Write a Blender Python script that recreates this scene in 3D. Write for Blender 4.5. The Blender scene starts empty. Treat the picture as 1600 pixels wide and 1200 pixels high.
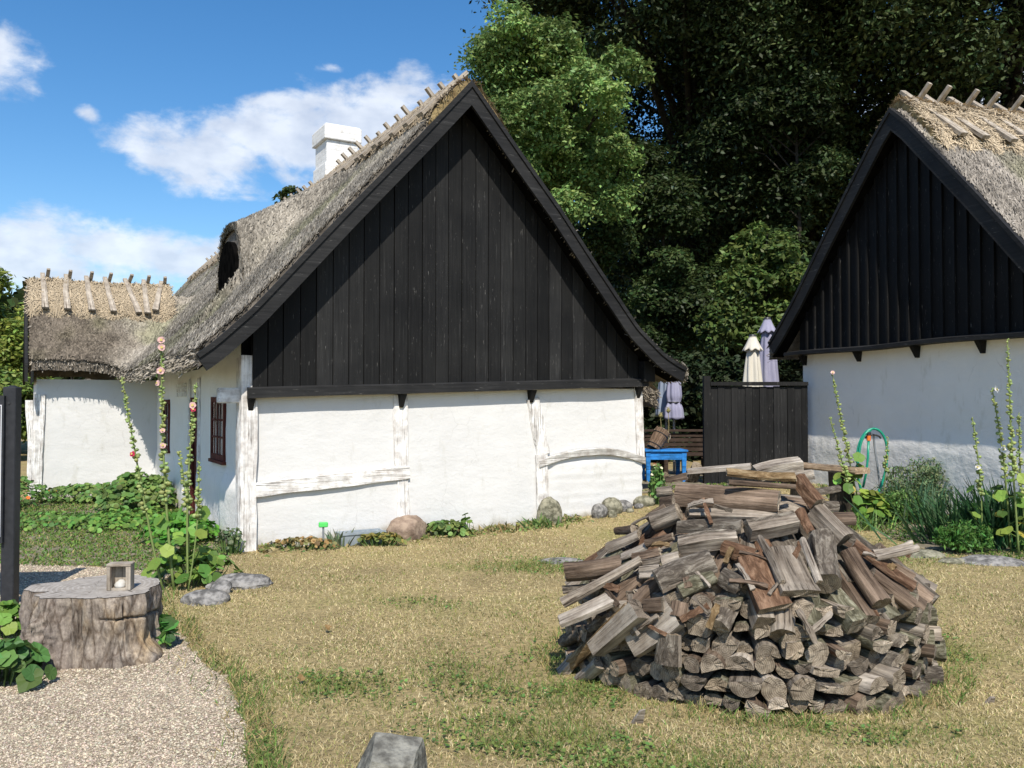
import bpy, math, random, numpy as np
from mathutils import Vector, Matrix
random.seed(11); RNG = np.random.default_rng(11)
PI = math.pi
SC = bpy.context.scene
COL = SC.collection
F_PX, EYE = 1350.0, 1.6
PITCH = math.atan(30 / F_PX)

# ------------------------------------------------------------------ numeric helpers
def _h(ix, iy, iz, s):
    n = np.sin(ix * 127.1 + iy * 311.7 + iz * 74.7 + s * 53.3) * 43758.5453
    return n - np.floor(n)
def vnoise(p, s=0):
    p = np.asarray(p, float); i = np.floor(p); f = p - i; f = f * f * (3 - 2 * f)
    x, y, z = i[..., 0], i[..., 1], i[..., 2]; fx, fy, fz = f[..., 0], f[..., 1], f[..., 2]
    r = 0
    for dx in (0, 1):
        for dy in (0, 1):
            for dz in (0, 1):
                w = (fx if dx else 1 - fx) * (fy if dy else 1 - fy) * (fz if dz else 1 - fz)
                r = r + w * _h(x + dx, y + dy, z + dz, s)
    return r
def fbm(p, s=0, o=3):
    p = np.asarray(p, float); r = 0; a = .5; t = 0
    for k in range(o):
        r = r + a * vnoise(p * 2 ** k, s + k); t += a; a *= .5
    return r / t
def n2(x, y, sc, s=0, o=3):
    x, y = np.broadcast_arrays(np.asarray(x, float), np.asarray(y, float))
    return fbm(np.stack([x * sc, y * sc, np.zeros_like(x) + s * 3.7], -1), s, o)
def ss(t):
    t = np.clip(t, 0, 1); return t * t * (3 - 2 * t)
def smax(a, b, k):
    h = np.clip(.5 + .5 * (a - b) / k, 0, 1); return b + (a - b) * h + k * h * (1 - h)
def unit(v):
    v = np.asarray(v, float); return v / (np.linalg.norm(v, axis=-1, keepdims=True) + 1e-12)

CAM = np.array([0, 0, EYE])
_fw = np.array([0, math.cos(PITCH), math.sin(PITCH)]); _up = np.array([0, -math.sin(PITCH), math.cos(PITCH)])
def ray(u, v):
    return _fw + np.array([(u - 800) / F_PX, 0, 0]) + (600 - v) / F_PX * _up
def at(u, v, y):
    d = ray(u, v); return CAM + d * (y / d[1])
def pix(P):
    q = np.asarray(P, float) - CAM; w = q @ _fw
    return 800 + F_PX * q[..., 0] / w, 600 - F_PX * (q @ _up) / w

def ground(x, y):
    x = np.asarray(x, float); y = np.asarray(y, float)
    return .30 * ss((y - 9.3) / 4.5) * ss((x + .3) / 2.6) + .02 * (n2(x, y, .7, 5) - .5) * ss((y - 2) / 3)
def g1(x, y): return float(ground(x, y))

# ------------------------------------------------------------------ mesh builder
class MB:
    def __init__(s): s.v = []; s.f = []; s.c = []; s.n = 0
    def add(s, V, F, mat=0, col=None):
        V = np.asarray(V, float).reshape(-1, 3)
        if col is None: C = np.ones((len(V), 3))
        else:
            C = np.asarray(col, float)
            if C.ndim == 1: C = np.tile(C, (len(V), 1))
        s.v.append(V); s.c.append(C)
        if isinstance(F, np.ndarray): s.f.append((F + s.n, mat))
        else:
            by = {}
            for q in F: by.setdefault(len(q), []).append(q)
            for k, l in by.items(): s.f.append((np.array(l, int) + s.n, mat))
        s.n += len(V); return s
    def box(s, lo, hi, mat=0, col=None, M=None, taper=0):
        x0, y0, z0 = lo; x1, y1, z1 = hi
        V = np.array([(x0, y0, z0), (x1, y0, z0), (x1, y1, z0), (x0, y1, z0), (x0, y0, z1), (x1, y0, z1), (x1, y1, z1), (x0, y1, z1)], float)
        if M is not None: V = V @ np.array(M.to_3x3()).T + np.array(M.translation)
        return s.add(V, BOXF, mat, col)
    def tube(s, pts, rad, n=8, mat=0, col=None, cap=True):
        pts = np.asarray(pts, float); m = len(pts); rad = np.broadcast_to(np.asarray(rad, float), (m,))
        V = []
        T = np.gradient(pts, axis=0) if m > 2 else np.tile(pts[-1] - pts[0], (m, 1))
        T = unit(T); ref = np.array([0, 0, 1.0]) if abs(T[0][2]) < .9 else np.array([1.0, 0, 0])
        a = np.arange(n) * 2 * PI / n
        for k in range(m):
            X = unit(np.cross(ref, T[k])); Y = np.cross(T[k], X)
            V.append(pts[k] + rad[k] * (np.cos(a)[:, None] * X + np.sin(a)[:, None] * Y))
        F = [(k * n + i, k * n + (i + 1) % n, (k + 1) * n + (i + 1) % n, (k + 1) * n + i) for k in range(m - 1) for i in range(n)]
        if cap: F += [tuple(range(n - 1, -1, -1)), tuple((m - 1) * n + i for i in range(n))]
        return s.add(np.concatenate(V), F, mat, col)
    def build(s, name, mats, parent=None, smooth=False, sharp=None, loc=None):
        me = bpy.data.meshes.new(name)
        V = np.concatenate(s.v); C = np.concatenate(s.c)
        me.vertices.add(len(V)); me.vertices.foreach_set('co', V.astype(np.float32).ravel())
        L = np.concatenate([f.ravel() for f, _ in s.f]); tot = np.concatenate([np.full(len(f), f.shape[1]) for f, _ in s.f])
        me.loops.add(len(L)); me.loops.foreach_set('vertex_index', L.astype(np.int32))
        me.polygons.add(len(tot)); st = np.concatenate([[0], np.cumsum(tot)[:-1]])
        me.polygons.foreach_set('loop_start', st.astype(np.int32))
        mi = np.concatenate([np.full(len(f), m) for f, m in s.f]); me.polygons.foreach_set('material_index', mi.astype(np.int32))
        if not isinstance(mats, (list, tuple)): mats = [mats]
        for m in mats: me.materials.append(m)
        at_ = me.attributes.new('Col', 'FLOAT_COLOR', 'POINT')
        at_.data.foreach_set('color', np.concatenate([C, np.ones((len(C), 1))], 1).astype(np.float32).ravel())
        me.update(calc_edges=True); me.validate()
        me.polygons.foreach_set('use_smooth', np.full(len(me.polygons), bool(smooth or sharp)))
        if sharp: me.set_sharp_from_angle(angle=math.radians(sharp))
        o = bpy.data.objects.new(name, me); COL.objects.link(o)
        if parent is not None: o.parent = parent
        if loc is not None: o.location = loc
        return o
BOXF = np.array([(0, 3, 2, 1), (4, 5, 6, 7), (0, 1, 5, 4), (1, 2, 6, 5), (2, 3, 7, 6), (3, 0, 4, 7)])

def quads(mb, P, D, Wd, lift, col, mat=0):
    """strands: centre P, half-vector D, half-width vector Wd, lift of the tail end"""
    V = np.stack([P - D - Wd, P - D + Wd, P + D + Wd + lift, P + D - Wd + lift], 1).reshape(-1, 3)
    n = len(P); F = np.arange(4 * n).reshape(n, 4)
    mb.add(V, F, mat, np.repeat(col, 4, axis=0))
def diamonds(mb, P, D, Wd, col, mat=0, fold=None):
    V = np.stack([P - D, P + Wd - .15 * D, P + D, P - Wd - .15 * D], 1)
    if fold is not None: V[:, 2] += fold
    n = len(P); mb.add(V.reshape(-1, 3), np.arange(4 * n).reshape(n, 4), mat, np.repeat(col, 4, axis=0))
def randdir(n):
    return unit(RNG.normal(size=(n, 3)))

def tag(o, label=None, cat=None, group=None, kind=None):
    if label: o['label'] = label
    if cat: o['category'] = cat
    if group: o['group'] = group
    if kind: o['kind'] = kind
    return o
def empty(name, loc, rz=0, label=None, cat=None, group=None):
    o = bpy.data.objects.new(name, None); COL.objects.link(o); o.location = loc; o.rotation_euler = (0, 0, rz)
    o.empty_display_size = .2
    return tag(o, label, cat, group)

# ------------------------------------------------------------------ materials
class NT:
    def __init__(s, name):
        s.m = bpy.data.materials.new(name); s.m.use_nodes = True; s.t = s.m.node_tree
        s.b = s.t.nodes['Principled BSDF']; s.tc = s.n('ShaderNodeTexCoord')
    def n(s, typ, **kw):
        x = s.t.nodes.new(typ)
        for k, v in kw.items(): setattr(x, k, v)
        return x
    def l(s, a, b): s.t.links.new(a, b)
    def map(s, scale, src='Object', rot=(0, 0, 0)):
        x = s.n('ShaderNodeMapping'); x.inputs['Scale'].default_value = scale; x.inputs['Rotation'].default_value = rot
        s.l(s.tc.outputs[src], x.inputs['Vector']); return x.outputs['Vector']
    def noise(s, vec, scale=1, detail=4, rough=.55, dist=0):
        x = s.n('ShaderNodeTexNoise'); x.inputs['Scale'].default_value = scale; x.inputs['Detail'].default_value = detail
        x.inputs['Roughness'].default_value = rough; x.inputs['Distortion'].default_value = dist
        if vec is not None: s.l(vec, x.inputs['Vector'])
        return x.outputs['Fac']
    def ramp(s, fac, stops):
        x = s.n('ShaderNodeValToRGB'); e = x.color_ramp.elements
        while len(e) < len(stops): e.new(.5)
        for k, (p, c) in enumerate(stops):
            e[k].position = p; e[k].color = (*((c,) * 3 if isinstance(c, (int, float)) else c), 1)
        s.l(fac, x.inputs['Fac']); return x.outputs['Color']
    def mix(s, a, b, fac=1.0, mode='MULTIPLY'):
        x = s.n('ShaderNodeMix', data_type='RGBA', blend_type=mode)
        for sock, v in ((x.inputs[0], fac), (x.inputs[6], a), (x.inputs[7], b)):
            if hasattr(v, 'node'): s.l(v, sock)
            elif sock == x.inputs[0]: sock.default_value = v
            else: sock.default_value = (*v, 1)
        return x.outputs[2]
    def math(s, op, a, b=0.0, c=0.0):
        x = s.n('ShaderNodeMath', operation=op)
        for k, v in enumerate((a, b, c)):
            if hasattr(v, 'node'): s.l(v, x.inputs[k])
            else: x.inputs[k].default_value = v
        return x.outputs[0]
    def attr(s): 
        x = s.n('ShaderNodeAttribute', attribute_name='Col'); return x.outputs['Color']
    def objrand(s): return s.n('ShaderNodeObjectInfo').outputs['Random']
    def bump(s, h, strength=.5, dist=.01, prev=None):
        x = s.n('ShaderNodeBump'); x.inputs['Strength'].default_value = strength; x.inputs['Distance'].default_value = dist
        s.l(h, x.inputs['Height'])
        if prev: s.l(prev, x.inputs['Normal'])
        return x.outputs['Normal']
    def out(s, col, rough=.8, normal=None, spec=.3, **kw):
        if hasattr(col, 'node'): s.l(col, s.b.inputs['Base Color'])
        else: s.b.inputs['Base Color'].default_value = (*col, 1)
        if hasattr(rough, 'node'): s.l(rough, s.b.inputs['Roughness'])
        else: s.b.inputs['Roughness'].default_value = rough
        s.b.inputs['Specular IOR Level'].default_value = spec
        if normal: s.l(normal, s.b.inputs['Normal'])
        for k, v in kw.items(): s.b.inputs[k].default_value = v
        return s.m

def m_simple(name, c1, c2, scale=(6, 6, 6), ns=1, detail=5, bump=.3, bd=.01, rough=.8, attr=False, spec=.3, lo=.35, hi=.68):
    t = NT(name); v = t.map(scale); f = t.noise(v, ns, detail)
    c = t.ramp(f, [(lo, c1), (hi, c2)])
    if attr: c = t.mix(c, t.attr())
    nrm = t.bump(t.noise(v, ns * 2.3, detail), bump, bd) if bump else None
    return t.out(c, rough, nrm, spec)
def m_attr(name, rough=.7, spec=.2, trans=0, noise=0):
    t = NT(name); c = t.attr()
    m = t.out(c, rough, None, spec)
    if trans:
        d = t.n('ShaderNodeBsdfTranslucent'); t.l(c, d.inputs['Color']); mx = t.n('ShaderNodeMixShader'); mx.inputs[0].default_value = trans
        t.l(t.b.outputs[0], mx.inputs[1]); t.l(d.outputs[0], mx.inputs[2])
        t.l(mx.outputs[0], t.t.nodes['Material Output'].inputs['Surface'])
    return m

def m_plaster(name, tone=.82, rough_amt=1.0, warm=(1, .985, .955)):
    t = NT(name); v = t.map((1, 1, 1))
    big = t.noise(v, 1.1, 5, .6); c = t.ramp(big, [(.3, tuple(tone * .93 * k for k in warm)), (.6, tuple(tone * k for k in warm))])
    st = t.noise(t.map((3.0, 3.0, 1.0)), 2.2, 6, .65); c = t.mix(c, t.ramp(st, [(.27, (.86, .85, .81)), (.42, (1, 1, 1))]))
    vo = t.n('ShaderNodeTexVoronoi'); vo.feature = 'DISTANCE_TO_EDGE'; vo.inputs['Scale'].default_value = 1.5; dv = t.n('ShaderNodeMix', data_type='VECTOR'); dv.inputs[0].default_value = .16
    nn = t.n('ShaderNodeTexNoise'); nn.inputs['Scale'].default_value = 4.5; nn.inputs['Detail'].default_value = 6; t.l(v, nn.inputs['Vector']); t.l(v, dv.inputs[4]); t.l(nn.outputs['Color'], dv.inputs[5]); t.l(dv.outputs[1], vo.inputs['Vector'])
    crack = t.ramp(vo.outputs['Distance'], [(.0, 1.0), (.007, 0.0)]); cm = t.math('MULTIPLY', crack, t.ramp(t.noise(v, 1.3, 3), [(.48, 0.0), (.62, .42)])); c = t.mix(c, (.45, .43, .40), cm, 'MIX')
    # splashed dirt near the ground, in the object's own height
    sx = t.n('ShaderNodeSeparateXYZ'); t.l(t.tc.outputs['Object'], sx.inputs[0])
    hgt = t.math('ADD', t.math('MULTIPLY', sx.outputs['Z'], 2.4), t.math('MULTIPLY', t.noise(v, 4.5, 6, .7), 1.2))
    c = t.mix(c, t.ramp(hgt, [(.55, (.55, .52, .46)), (.85, (.93, .92, .89)), (1.0, (1, 1, 1))]))
    b1 = t.noise(v, 26, 8, .65); b2 = t.noise(t.map((1.2, 1.2, 2.2)), 2.6, 4, .6)
    nb = t.bump(b2, .24 * rough_amt, .04); nb = t.bump(t.noise(v, 9, 5, .6), .16 * rough_amt, .02, nb); nb = t.bump(b1, .4 * rough_amt, .008, nb)
    return t.out(c, .9, nb, .15)

def m_blackwood(name, base=.012, streak=(0.05, .05, .05), axis='z'):
    t = NT(name); sc = {'z': (26, 26, 1.0), 'x': (1.0, 26, 26)}[axis]
    v = t.map(sc); f = t.noise(v, 1.6, 6, .65)
    c = t.ramp(f, [(.3, (base * .7,) * 3), (.62, (base * 1.5, base * 1.5, base * 1.55)), (.74, streak)])
    big = t.noise(t.map((1, 1, 1)), 1.7, 3); c = t.mix(c, t.ramp(big, [(.3, (.7, .7, .72)), (.7, (1.35, 1.33, 1.28))]))
    c = t.mix(c, t.attr()); fl = t.noise(t.map({'z': (55, 55, 5), 'x': (5, 55, 55)}[axis]), 1.4, 3, .7); c = t.mix(c, t.ramp(fl, [(.66, 0.0), (.73, (.13, .125, .115))]), 1.0, 'ADD')
    r = t.ramp(f, [(.3, .6), (.7, .8)])
    return t.out(c, r, t.bump(f, .35, .004), .18)

def m_wood(name, dark, light, axis='x', sc=1.0, bump=.6, bd=.012, rand=.35, lo=.33, hi=.66, rough=.85):
    t = NT(name); k = {'x': (1.6 * sc, 30 * sc, 30 * sc), 'z': (30 * sc, 30 * sc, 1.6 * sc), 'y': (30 * sc, 1.6 * sc, 30 * sc)}[axis]
    v = t.map(k); f = t.noise(v, 1.0, 7, .7, .6)
    c = t.ramp(f, [(lo - .08, tuple(a * .35 for a in dark)), (lo + .04, dark), (hi, light)])
    b = t.noise(t.map((5, 5, 5)), 1.6, 5, .6); c = t.mix(c, t.ramp(b, [(.32, (.62, .58, .55)), (.62, (1.1, 1.1, 1.1))]))
    kk = {'x': (2.2, 70, 70), 'z': (70, 70, 2.2), 'y': (70, 2.2, 70)}[axis]; fc = t.noise(t.map(kk), 1.0, 3, .6, .4); c = t.mix(c, t.ramp(fc, [(.34, (.30, .27, .25)), (.42, (1, 1, 1)), (.68, (1.12, 1.1, 1.08))]))
    if rand:
        r = t.ramp(t.objrand(), [(0, 1 - rand), (1, 1 + rand)]); c = t.mix(c, r)
    return t.out(c, rough, t.bump(f, bump, bd), .2)

def m_logend(name, dark, light):
    t = NT(name); sx = t.n('ShaderNodeSeparateXYZ'); t.l(t.tc.outputs['Object'], sx.inputs[0])
    y, z = sx.outputs['Y'], sx.outputs['Z']
    off = t.math('MULTIPLY', t.objrand(), .05); y = t.math('ADD', y, off)
    rr = t.math('SQRT', t.math('ADD', t.math('MULTIPLY', y, y), t.math('MULTIPLY', z, z)))
    nz = t.noise(t.map((1, 1, 1)), 22, 5, .6)
    ring = t.math('SINE', t.math('ADD', t.math('MULTIPLY', rr, 620.0), t.math('MULTIPLY', nz, 9.0)))
    ang = t.math('ARCTAN2', y, z)
    cv = t.n('ShaderNodeCombineXYZ'); t.l(t.math('MULTIPLY', ang, 3.2), cv.inputs[0]); t.l(t.math('MULTIPLY', rr, 3.0), cv.inputs[1])
    t.l(t.math('MULTIPLY', t.objrand(), 37.0), cv.inputs[2])
    crk = t.noise(cv.outputs[0], 1.6, 5, .75)
    c = t.ramp(nz, [(.3, dark), (.66, light)])
    c = t.mix(c, t.ramp(ring, [(.0, (.78, .76, .74)), (1, (1.1, 1.1, 1.1))]))
    c = t.mix(c, t.ramp(crk, [(.36, (.10, .09, .08)), (.43, (1, 1, 1))]))
    c = t.mix(c, t.ramp(t.objrand(), [(0, (.5, .48, .46)), (.35, (1.15, 1.1, 1.02)), (.6, (.8, .74, .64)), (1, (1.4, 1.38, 1.32))]))
    h = t.math('ADD', t.math('MULTIPLY', ring, .1), t.ramp(crk, [(.32, 0.0), (.42, 1.0)]))
    return t.out(c, .9, t.bump(h, .7, .008), .15)

def m_bark(name, dark, light, sc=1.0):
    t = NT(name); v = t.map((6 * sc, 16 * sc, 16 * sc)); f = t.noise(v, 1.3, 7, .7, 1.0)
    c = t.ramp(f, [(.33, tuple(a * .35 for a in dark)), (.48, dark), (.66, light)])
    c = t.mix(c, t.ramp(t.objrand(), [(0, .75), (1, 1.25)]))
    return t.out(c, .95, t.bump(f, 1.0, .03), .1)

def m_ground():
    t = NT('lawn_soil'); v = t.map((1, 1, 1))
    big = t.noise(v, .55, 5, .6); c = t.ramp(big, [(.36, (.27, .22, .12)), (.52, (.36, .295, .16)), (.66, (.26, .24, .105))])
    fine = t.noise(v, 26, 6, .7); c = t.mix(c, t.ramp(fine, [(.3, (.45, .43, .4)), (.6, (1.25, 1.2, 1.1))]))
    return t.out(c, .95, t.bump(fine, .8, .03), .1)
def m_gravel():
    t = NT('gravel_bed'); v = t.map((1, 1, 1))
    vo = t.n('ShaderNodeTexVoronoi'); vo.inputs['Scale'].default_value = 85; t.l(v, vo.inputs['Vector'])
    sx = t.n('ShaderNodeSeparateColor'); t.l(vo.outputs['Color'], sx.inputs[0])
    c = t.ramp(sx.outputs[0], [(0, (.20, .165, .125)), (.5, (.34, .275, .205)), (1, (.56, .47, .36))])
    big = t.noise(v, 1.3, 5, .6); c = t.mix(c, t.ramp(big, [(.35, (.72, .68, .62)), (.62, (1.08, 1.06, 1.03))]))
    return t.out(c, .9, t.bump(vo.outputs['Distance'], .9, .008), .2)

M = {}
M['plaster'] = m_plaster('whitewash_plaster', .69)
M['plaster_rough'] = m_plaster('rough_whitewash', .86, 1.4, (1, .965, .905))  # base colour lifted and warmed to offset the walls' bluish shade
M['black'] = m_blackwood('black_boards', .0095)
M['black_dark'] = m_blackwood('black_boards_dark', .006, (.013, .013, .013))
M['barge'] = m_blackwood('black_bargeboard', .016, (.06, .06, .06), 'x')
M['thatch'] = m_simple('thatch_bed', (.10, .085, .068), (.22, .19, .155), (5, 5, 5), 1, 7, .8, .03, .95)
M['strand'] = m_attr('reed_strands', .85, .1)
M['straw_bed'] = m_simple('straw_bed', (.16, .11, .05), (.33, .25, .12), (7, 7, 7), 1, 7, .9, .04, .95)
M['stake'] = m_wood('weathered_stake', (.27, .235, .19), (.46, .41, .34), 'x', 1, .4, .006, 0)
M['stake_z'] = m_wood('weathered_upright', (.27, .235, .19), (.46, .41, .34), 'z', 1, .4, .006, 0)
M['limewood'] = m_wood('limewashed_timber', (.55, .53, .50), (.80, .79, .765), 'z', .8, .9, .02, 0, .34, .46)
M['limewood_x'] = m_wood('limewashed_rail', (.55, .53, .50), (.80, .79, .765), 'x', .8, .9, .02, 0, .33, .45)
M['greywood_x'] = m_wood('bare_rail', (.34, .33, .30), (.66, .65, .62), 'x', .9, .9, .02, 0, .30, .62)
M['redwood'] = m_wood('oxblood_paint', (.085, .022, .018), (.15, .045, .035), 'z', 1, .2, .003, 0)
M['glass'] = NT('window_glass').out((.35, .38, .4), .06, None, .6)
M['curtain'] = m_simple('white_curtain', (.62, .62, .6), (.76, .76, .74), (40, 40, 2), 1, 2, .2, .01, .9)
M['dark'] = m_simple('shade_black', (.003, .003, .003), (.008, .0075, .007), (8, 8, 8), 1, 4, 0, .01, 1.0, spec=0)  # near black, with shade put into the colour
M['stone'] = m_simple('grey_granite', (.10, .096, .09), (.31, .295, .275), (16, 16, 16), 1, 9, .8, .02, .9, lo=.40, hi=.62)
M['stone_red'] = m_simple('reddish_granite', (.19, .135, .10), (.36, .27, .20), (11, 11, 11), 1, 9, .7, .02, .9, lo=.38, hi=.64)
M['stone_moss'] = m_simple('lichened_granite', (.11, .105, .07), (.31, .29, .21), (15, 15, 15), 1, 9, .7, .02, .9, lo=.40, hi=.62)
M['stone_lichen'] = m_simple('lichen_rock', (.10, .095, .08), (.27, .26, .22), (15, 15, 15), 1, 9, .8, .02, .9, lo=.40, hi=.62)
M['log_grey'] = m_wood('weathered_log', (.13, .108, .085), (.37, .32, .26), 'x', 1.15, 1.0, .02, .32)
M['log_pale'] = m_wood('bleached_log', (.25, .215, .175), (.50, .445, .375), 'x', 1.1, .9, .015, .12)
M['log_brown'] = m_wood('brown_log', (.085, .06, .042), (.25, .185, .135), 'x', 1.05, 1.0, .02, .3)
M['log_rot'] = m_bark('rotten_log', (.15, .085, .052), (.33, .21, .135), 1.0)
M['log_rot2'] = m_bark('ochre_log', (.19, .125, .062), (.37, .28, .165), 1.0)
M['log_bark'] = m_bark('furrowed_bark', (.115, .095, .075), (.30, .265, .215), 1.2)
M['log_moss'] = m_bark('mossy_log', (.125, .115, .075), (.31, .295, .215), 1.3)
M['log_end'] = m_logend('log_end_grain', (.12, .10, .08), (.36, .315, .26))
M['log_end_pale'] = m_logend('log_end_pale', (.21, .175, .14), (.46, .40, .33))
M['leaf'] = m_attr('leaf', .5, .25, .3)
M['leaf_dark'] = m_attr('tree_leaf', .55, .2, .12)
M['petal'] = m_attr('petal', .7, .2, .25)
M['stem'] = m_attr('stem', .6, .2)
M['grass'] = m_attr('grass_blade', .75, .15, .2)
M['pebble'] = m_attr('pebble', .85, .2)
M['soil'] = m_ground()
M['gravel'] = m_gravel()
M['earth'] = m_simple('bare_earth', (.13, .11, .075), (.30, .26, .185), (9, 9, 9), 1, 8, .8, .02, .95)
M['trunk'] = m_wood('tree_bark', (.02, .017, .013), (.055, .047, .037), 'z', .25, 1, .05, .2)
M['cream'] = m_simple('cream_canvas', (.60, .56, .47), (.70, .66, .57), (12, 12, 2), 1, 3, .1, .01, .9)
M['lav'] = m_simple('lavender_canvas', (.27, .265, .37), (.34, .335, .43), (12, 12, 2), 1, 3, .1, .01, .9)
M['bluegrey'] = m_simple('blue_grey_canvas', (.20, .24, .31), (.27, .31, .38), (12, 12, 2), 1, 3, .1, .01, .9)
M['metal'] = NT('galvanised').out((.36, .38, .41), .45, None, .5, Metallic=.6)
M['darkmetal'] = NT('dark_metal').out((.03, .03, .032), .45, None, .5)
M['sign'] = m_simple('sign_charcoal', (.022, .023, .026), (.034, .035, .039), (20, 20, 20), 1, 3, .1, .003, .5)
M['signface'] = m_simple('sign_face', (.006, .008, .012), (.010, .012, .016), (2, 2, 2), 1, 2, 0, .0, .35)
M['white'] = NT('white_line').out((.62, .62, .62), .6)
M['blue'] = m_wood('blue_paint', (.018, .13, .42), (.03, .22, .62), 'x', .6, .25, .003, 0, .25, .5, .5)
M['brown'] = m_wood('dark_brown_slats', (.035, .024, .018), (.075, .052, .04), 'x', 1, .3, .004, 0)
M['tub'] = m_wood('old_tub_wood', (.11, .075, .05), (.27, .19, .135), 'z', 1, .5, .006, 0)
M['plank'] = m_wood('pale_plank', (.27, .19, .12), (.46, .35, .24), 'x', .8, .4, .006, 0)
M['hose'] = NT('green_hose').out((.012, .26, .16), .35, None, .5)
M['orange'] = NT('orange_plastic').out((.75, .17, .02), .4, None, .5)
M['greentag'] = NT('green_plastic').out((.10, .62, .13), .5, None, .4)
M['zinc'] = m_simple('dull_zinc', (.24, .28, .31), (.36, .40, .43), (9, 9, 9), 1, 5, .1, .004, .5, spec=.5)
M['stump_side'] = None
def m_stump():
    t = NT('stump_side'); v = t.map((9, 9, 2.2)); f = t.noise(v, 1.4, 7, .7, .8)
    vo = t.n('ShaderNodeTexVoronoi'); vo.feature = 'DISTANCE_TO_EDGE'; vo.inputs['Scale'].default_value = 1.0; dv = t.n('ShaderNodeMix', data_type='VECTOR'); dv.inputs[0].default_value = .35
    nn = t.n('ShaderNodeTexNoise'); nn.inputs['Scale'].default_value = 1.5; nn.inputs['Detail'].default_value = 6; t.l(t.map((15, 15, 5)), nn.inputs['Vector']); t.l(t.map((15, 15, 5)), dv.inputs[4]); t.l(nn.outputs['Color'], dv.inputs[5]); t.l(dv.outputs[1], vo.inputs['Vector'])
    plate = t.ramp(vo.outputs['Distance'], [(.0, 0.0), (.10, .6), (.35, 1.0)])
    fine = t.noise(t.map((30, 30, 18)), 1.6, 6, .7)
    c = t.ramp(f, [(.3, (.08, .065, .055)), (.46, (.27, .24, .21)), (.7, (.46, .415, .36))])
    c = t.mix(c, t.ramp(plate, [(0, (.52, .48, .45)), (.5, (1, 1, 1))])); c = t.mix(c, t.ramp(fine, [(.35, (.6, .57, .55)), (.62, (1.15, 1.13, 1.1))]))
    b = t.noise(t.map((1, 1, .6)), 3.2, 4); c = t.mix(c, t.ramp(b, [(.40, (.78, .74, .74)), (.58, (1.0, .96, .91)), (.70, (1.2, 1.0, .70))]))
    nb = t.bump(plate, .5, .012); nb = t.bump(f, .8, .02, nb); return t.out(c, .92, t.bump(fine, .6, .008, nb), .15)
def m_stumptop():
    t = NT('stump_top'); sx = t.n('ShaderNodeSeparateXYZ'); t.l(t.tc.outputs['Object'], sx.inputs[0])
    y, x = sx.outputs['Y'], sx.outputs['X']
    cv = t.n('ShaderNodeCombineXYZ'); t.l(t.math('MULTIPLY', t.math('ARCTAN2', y, x), 3.0), cv.inputs[0])
    rr = t.math('SQRT', t.math('ADD', t.math('MULTIPLY', y, y), t.math('MULTIPLY', x, x))); t.l(t.math('MULTIPLY', rr, 2.0), cv.inputs[1])
    crk = t.noise(cv.outputs[0], 1.7, 5, .7); nz = t.noise(t.map((1, 1, 1)), 14, 6, .65)
    c = t.ramp(nz, [(.3, (.27, .245, .215)), (.7, (.47, .435, .39))]); ring = t.math('SINE', t.math('ADD', t.math('MULTIPLY', rr, 210.0), t.math('MULTIPLY', nz, 8.0))); c = t.mix(c, t.ramp(ring, [(0, (.84, .82, .8)), (1, (1.05, 1.05, 1.05))])); c = t.mix(c, t.ramp(crk, [(.35, (.18, .16, .14)), (.42, (1, 1, 1))]))
    return t.out(c, .9, t.bump(crk, .6, .02), .15)
M['stump_side'] = m_stump(); M['stump_top'] = m_stumptop()
def m_brick(name):
    t = NT(name); v = t.map((1, 1, 1), 'Object', (PI / 2, 0, 0))
    br = t.n('ShaderNodeTexBrick'); br.inputs['Scale'].default_value = 1; br.inputs['Brick Width'].default_value = .24; br.inputs['Row Height'].default_value = .075
    br.inputs['Mortar Size'].default_value = .008; t.l(v, br.inputs['Vector'])
    nz = t.noise(t.map((1, 1, 1)), 9, 6, .65)
    c = t.ramp(nz, [(.28, (.55, .52, .48)), (.45, (.76, .75, .73)), (.7, (.82, .81, .79))])
    h = t.math('SUBTRACT', t.math('MULTIPLY', nz, .8), br.outputs['Fac'])
    return t.out(c, .9, t.bump(h, .6, .012), .15)
M['brick'] = m_brick('whitewashed_brick')

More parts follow.
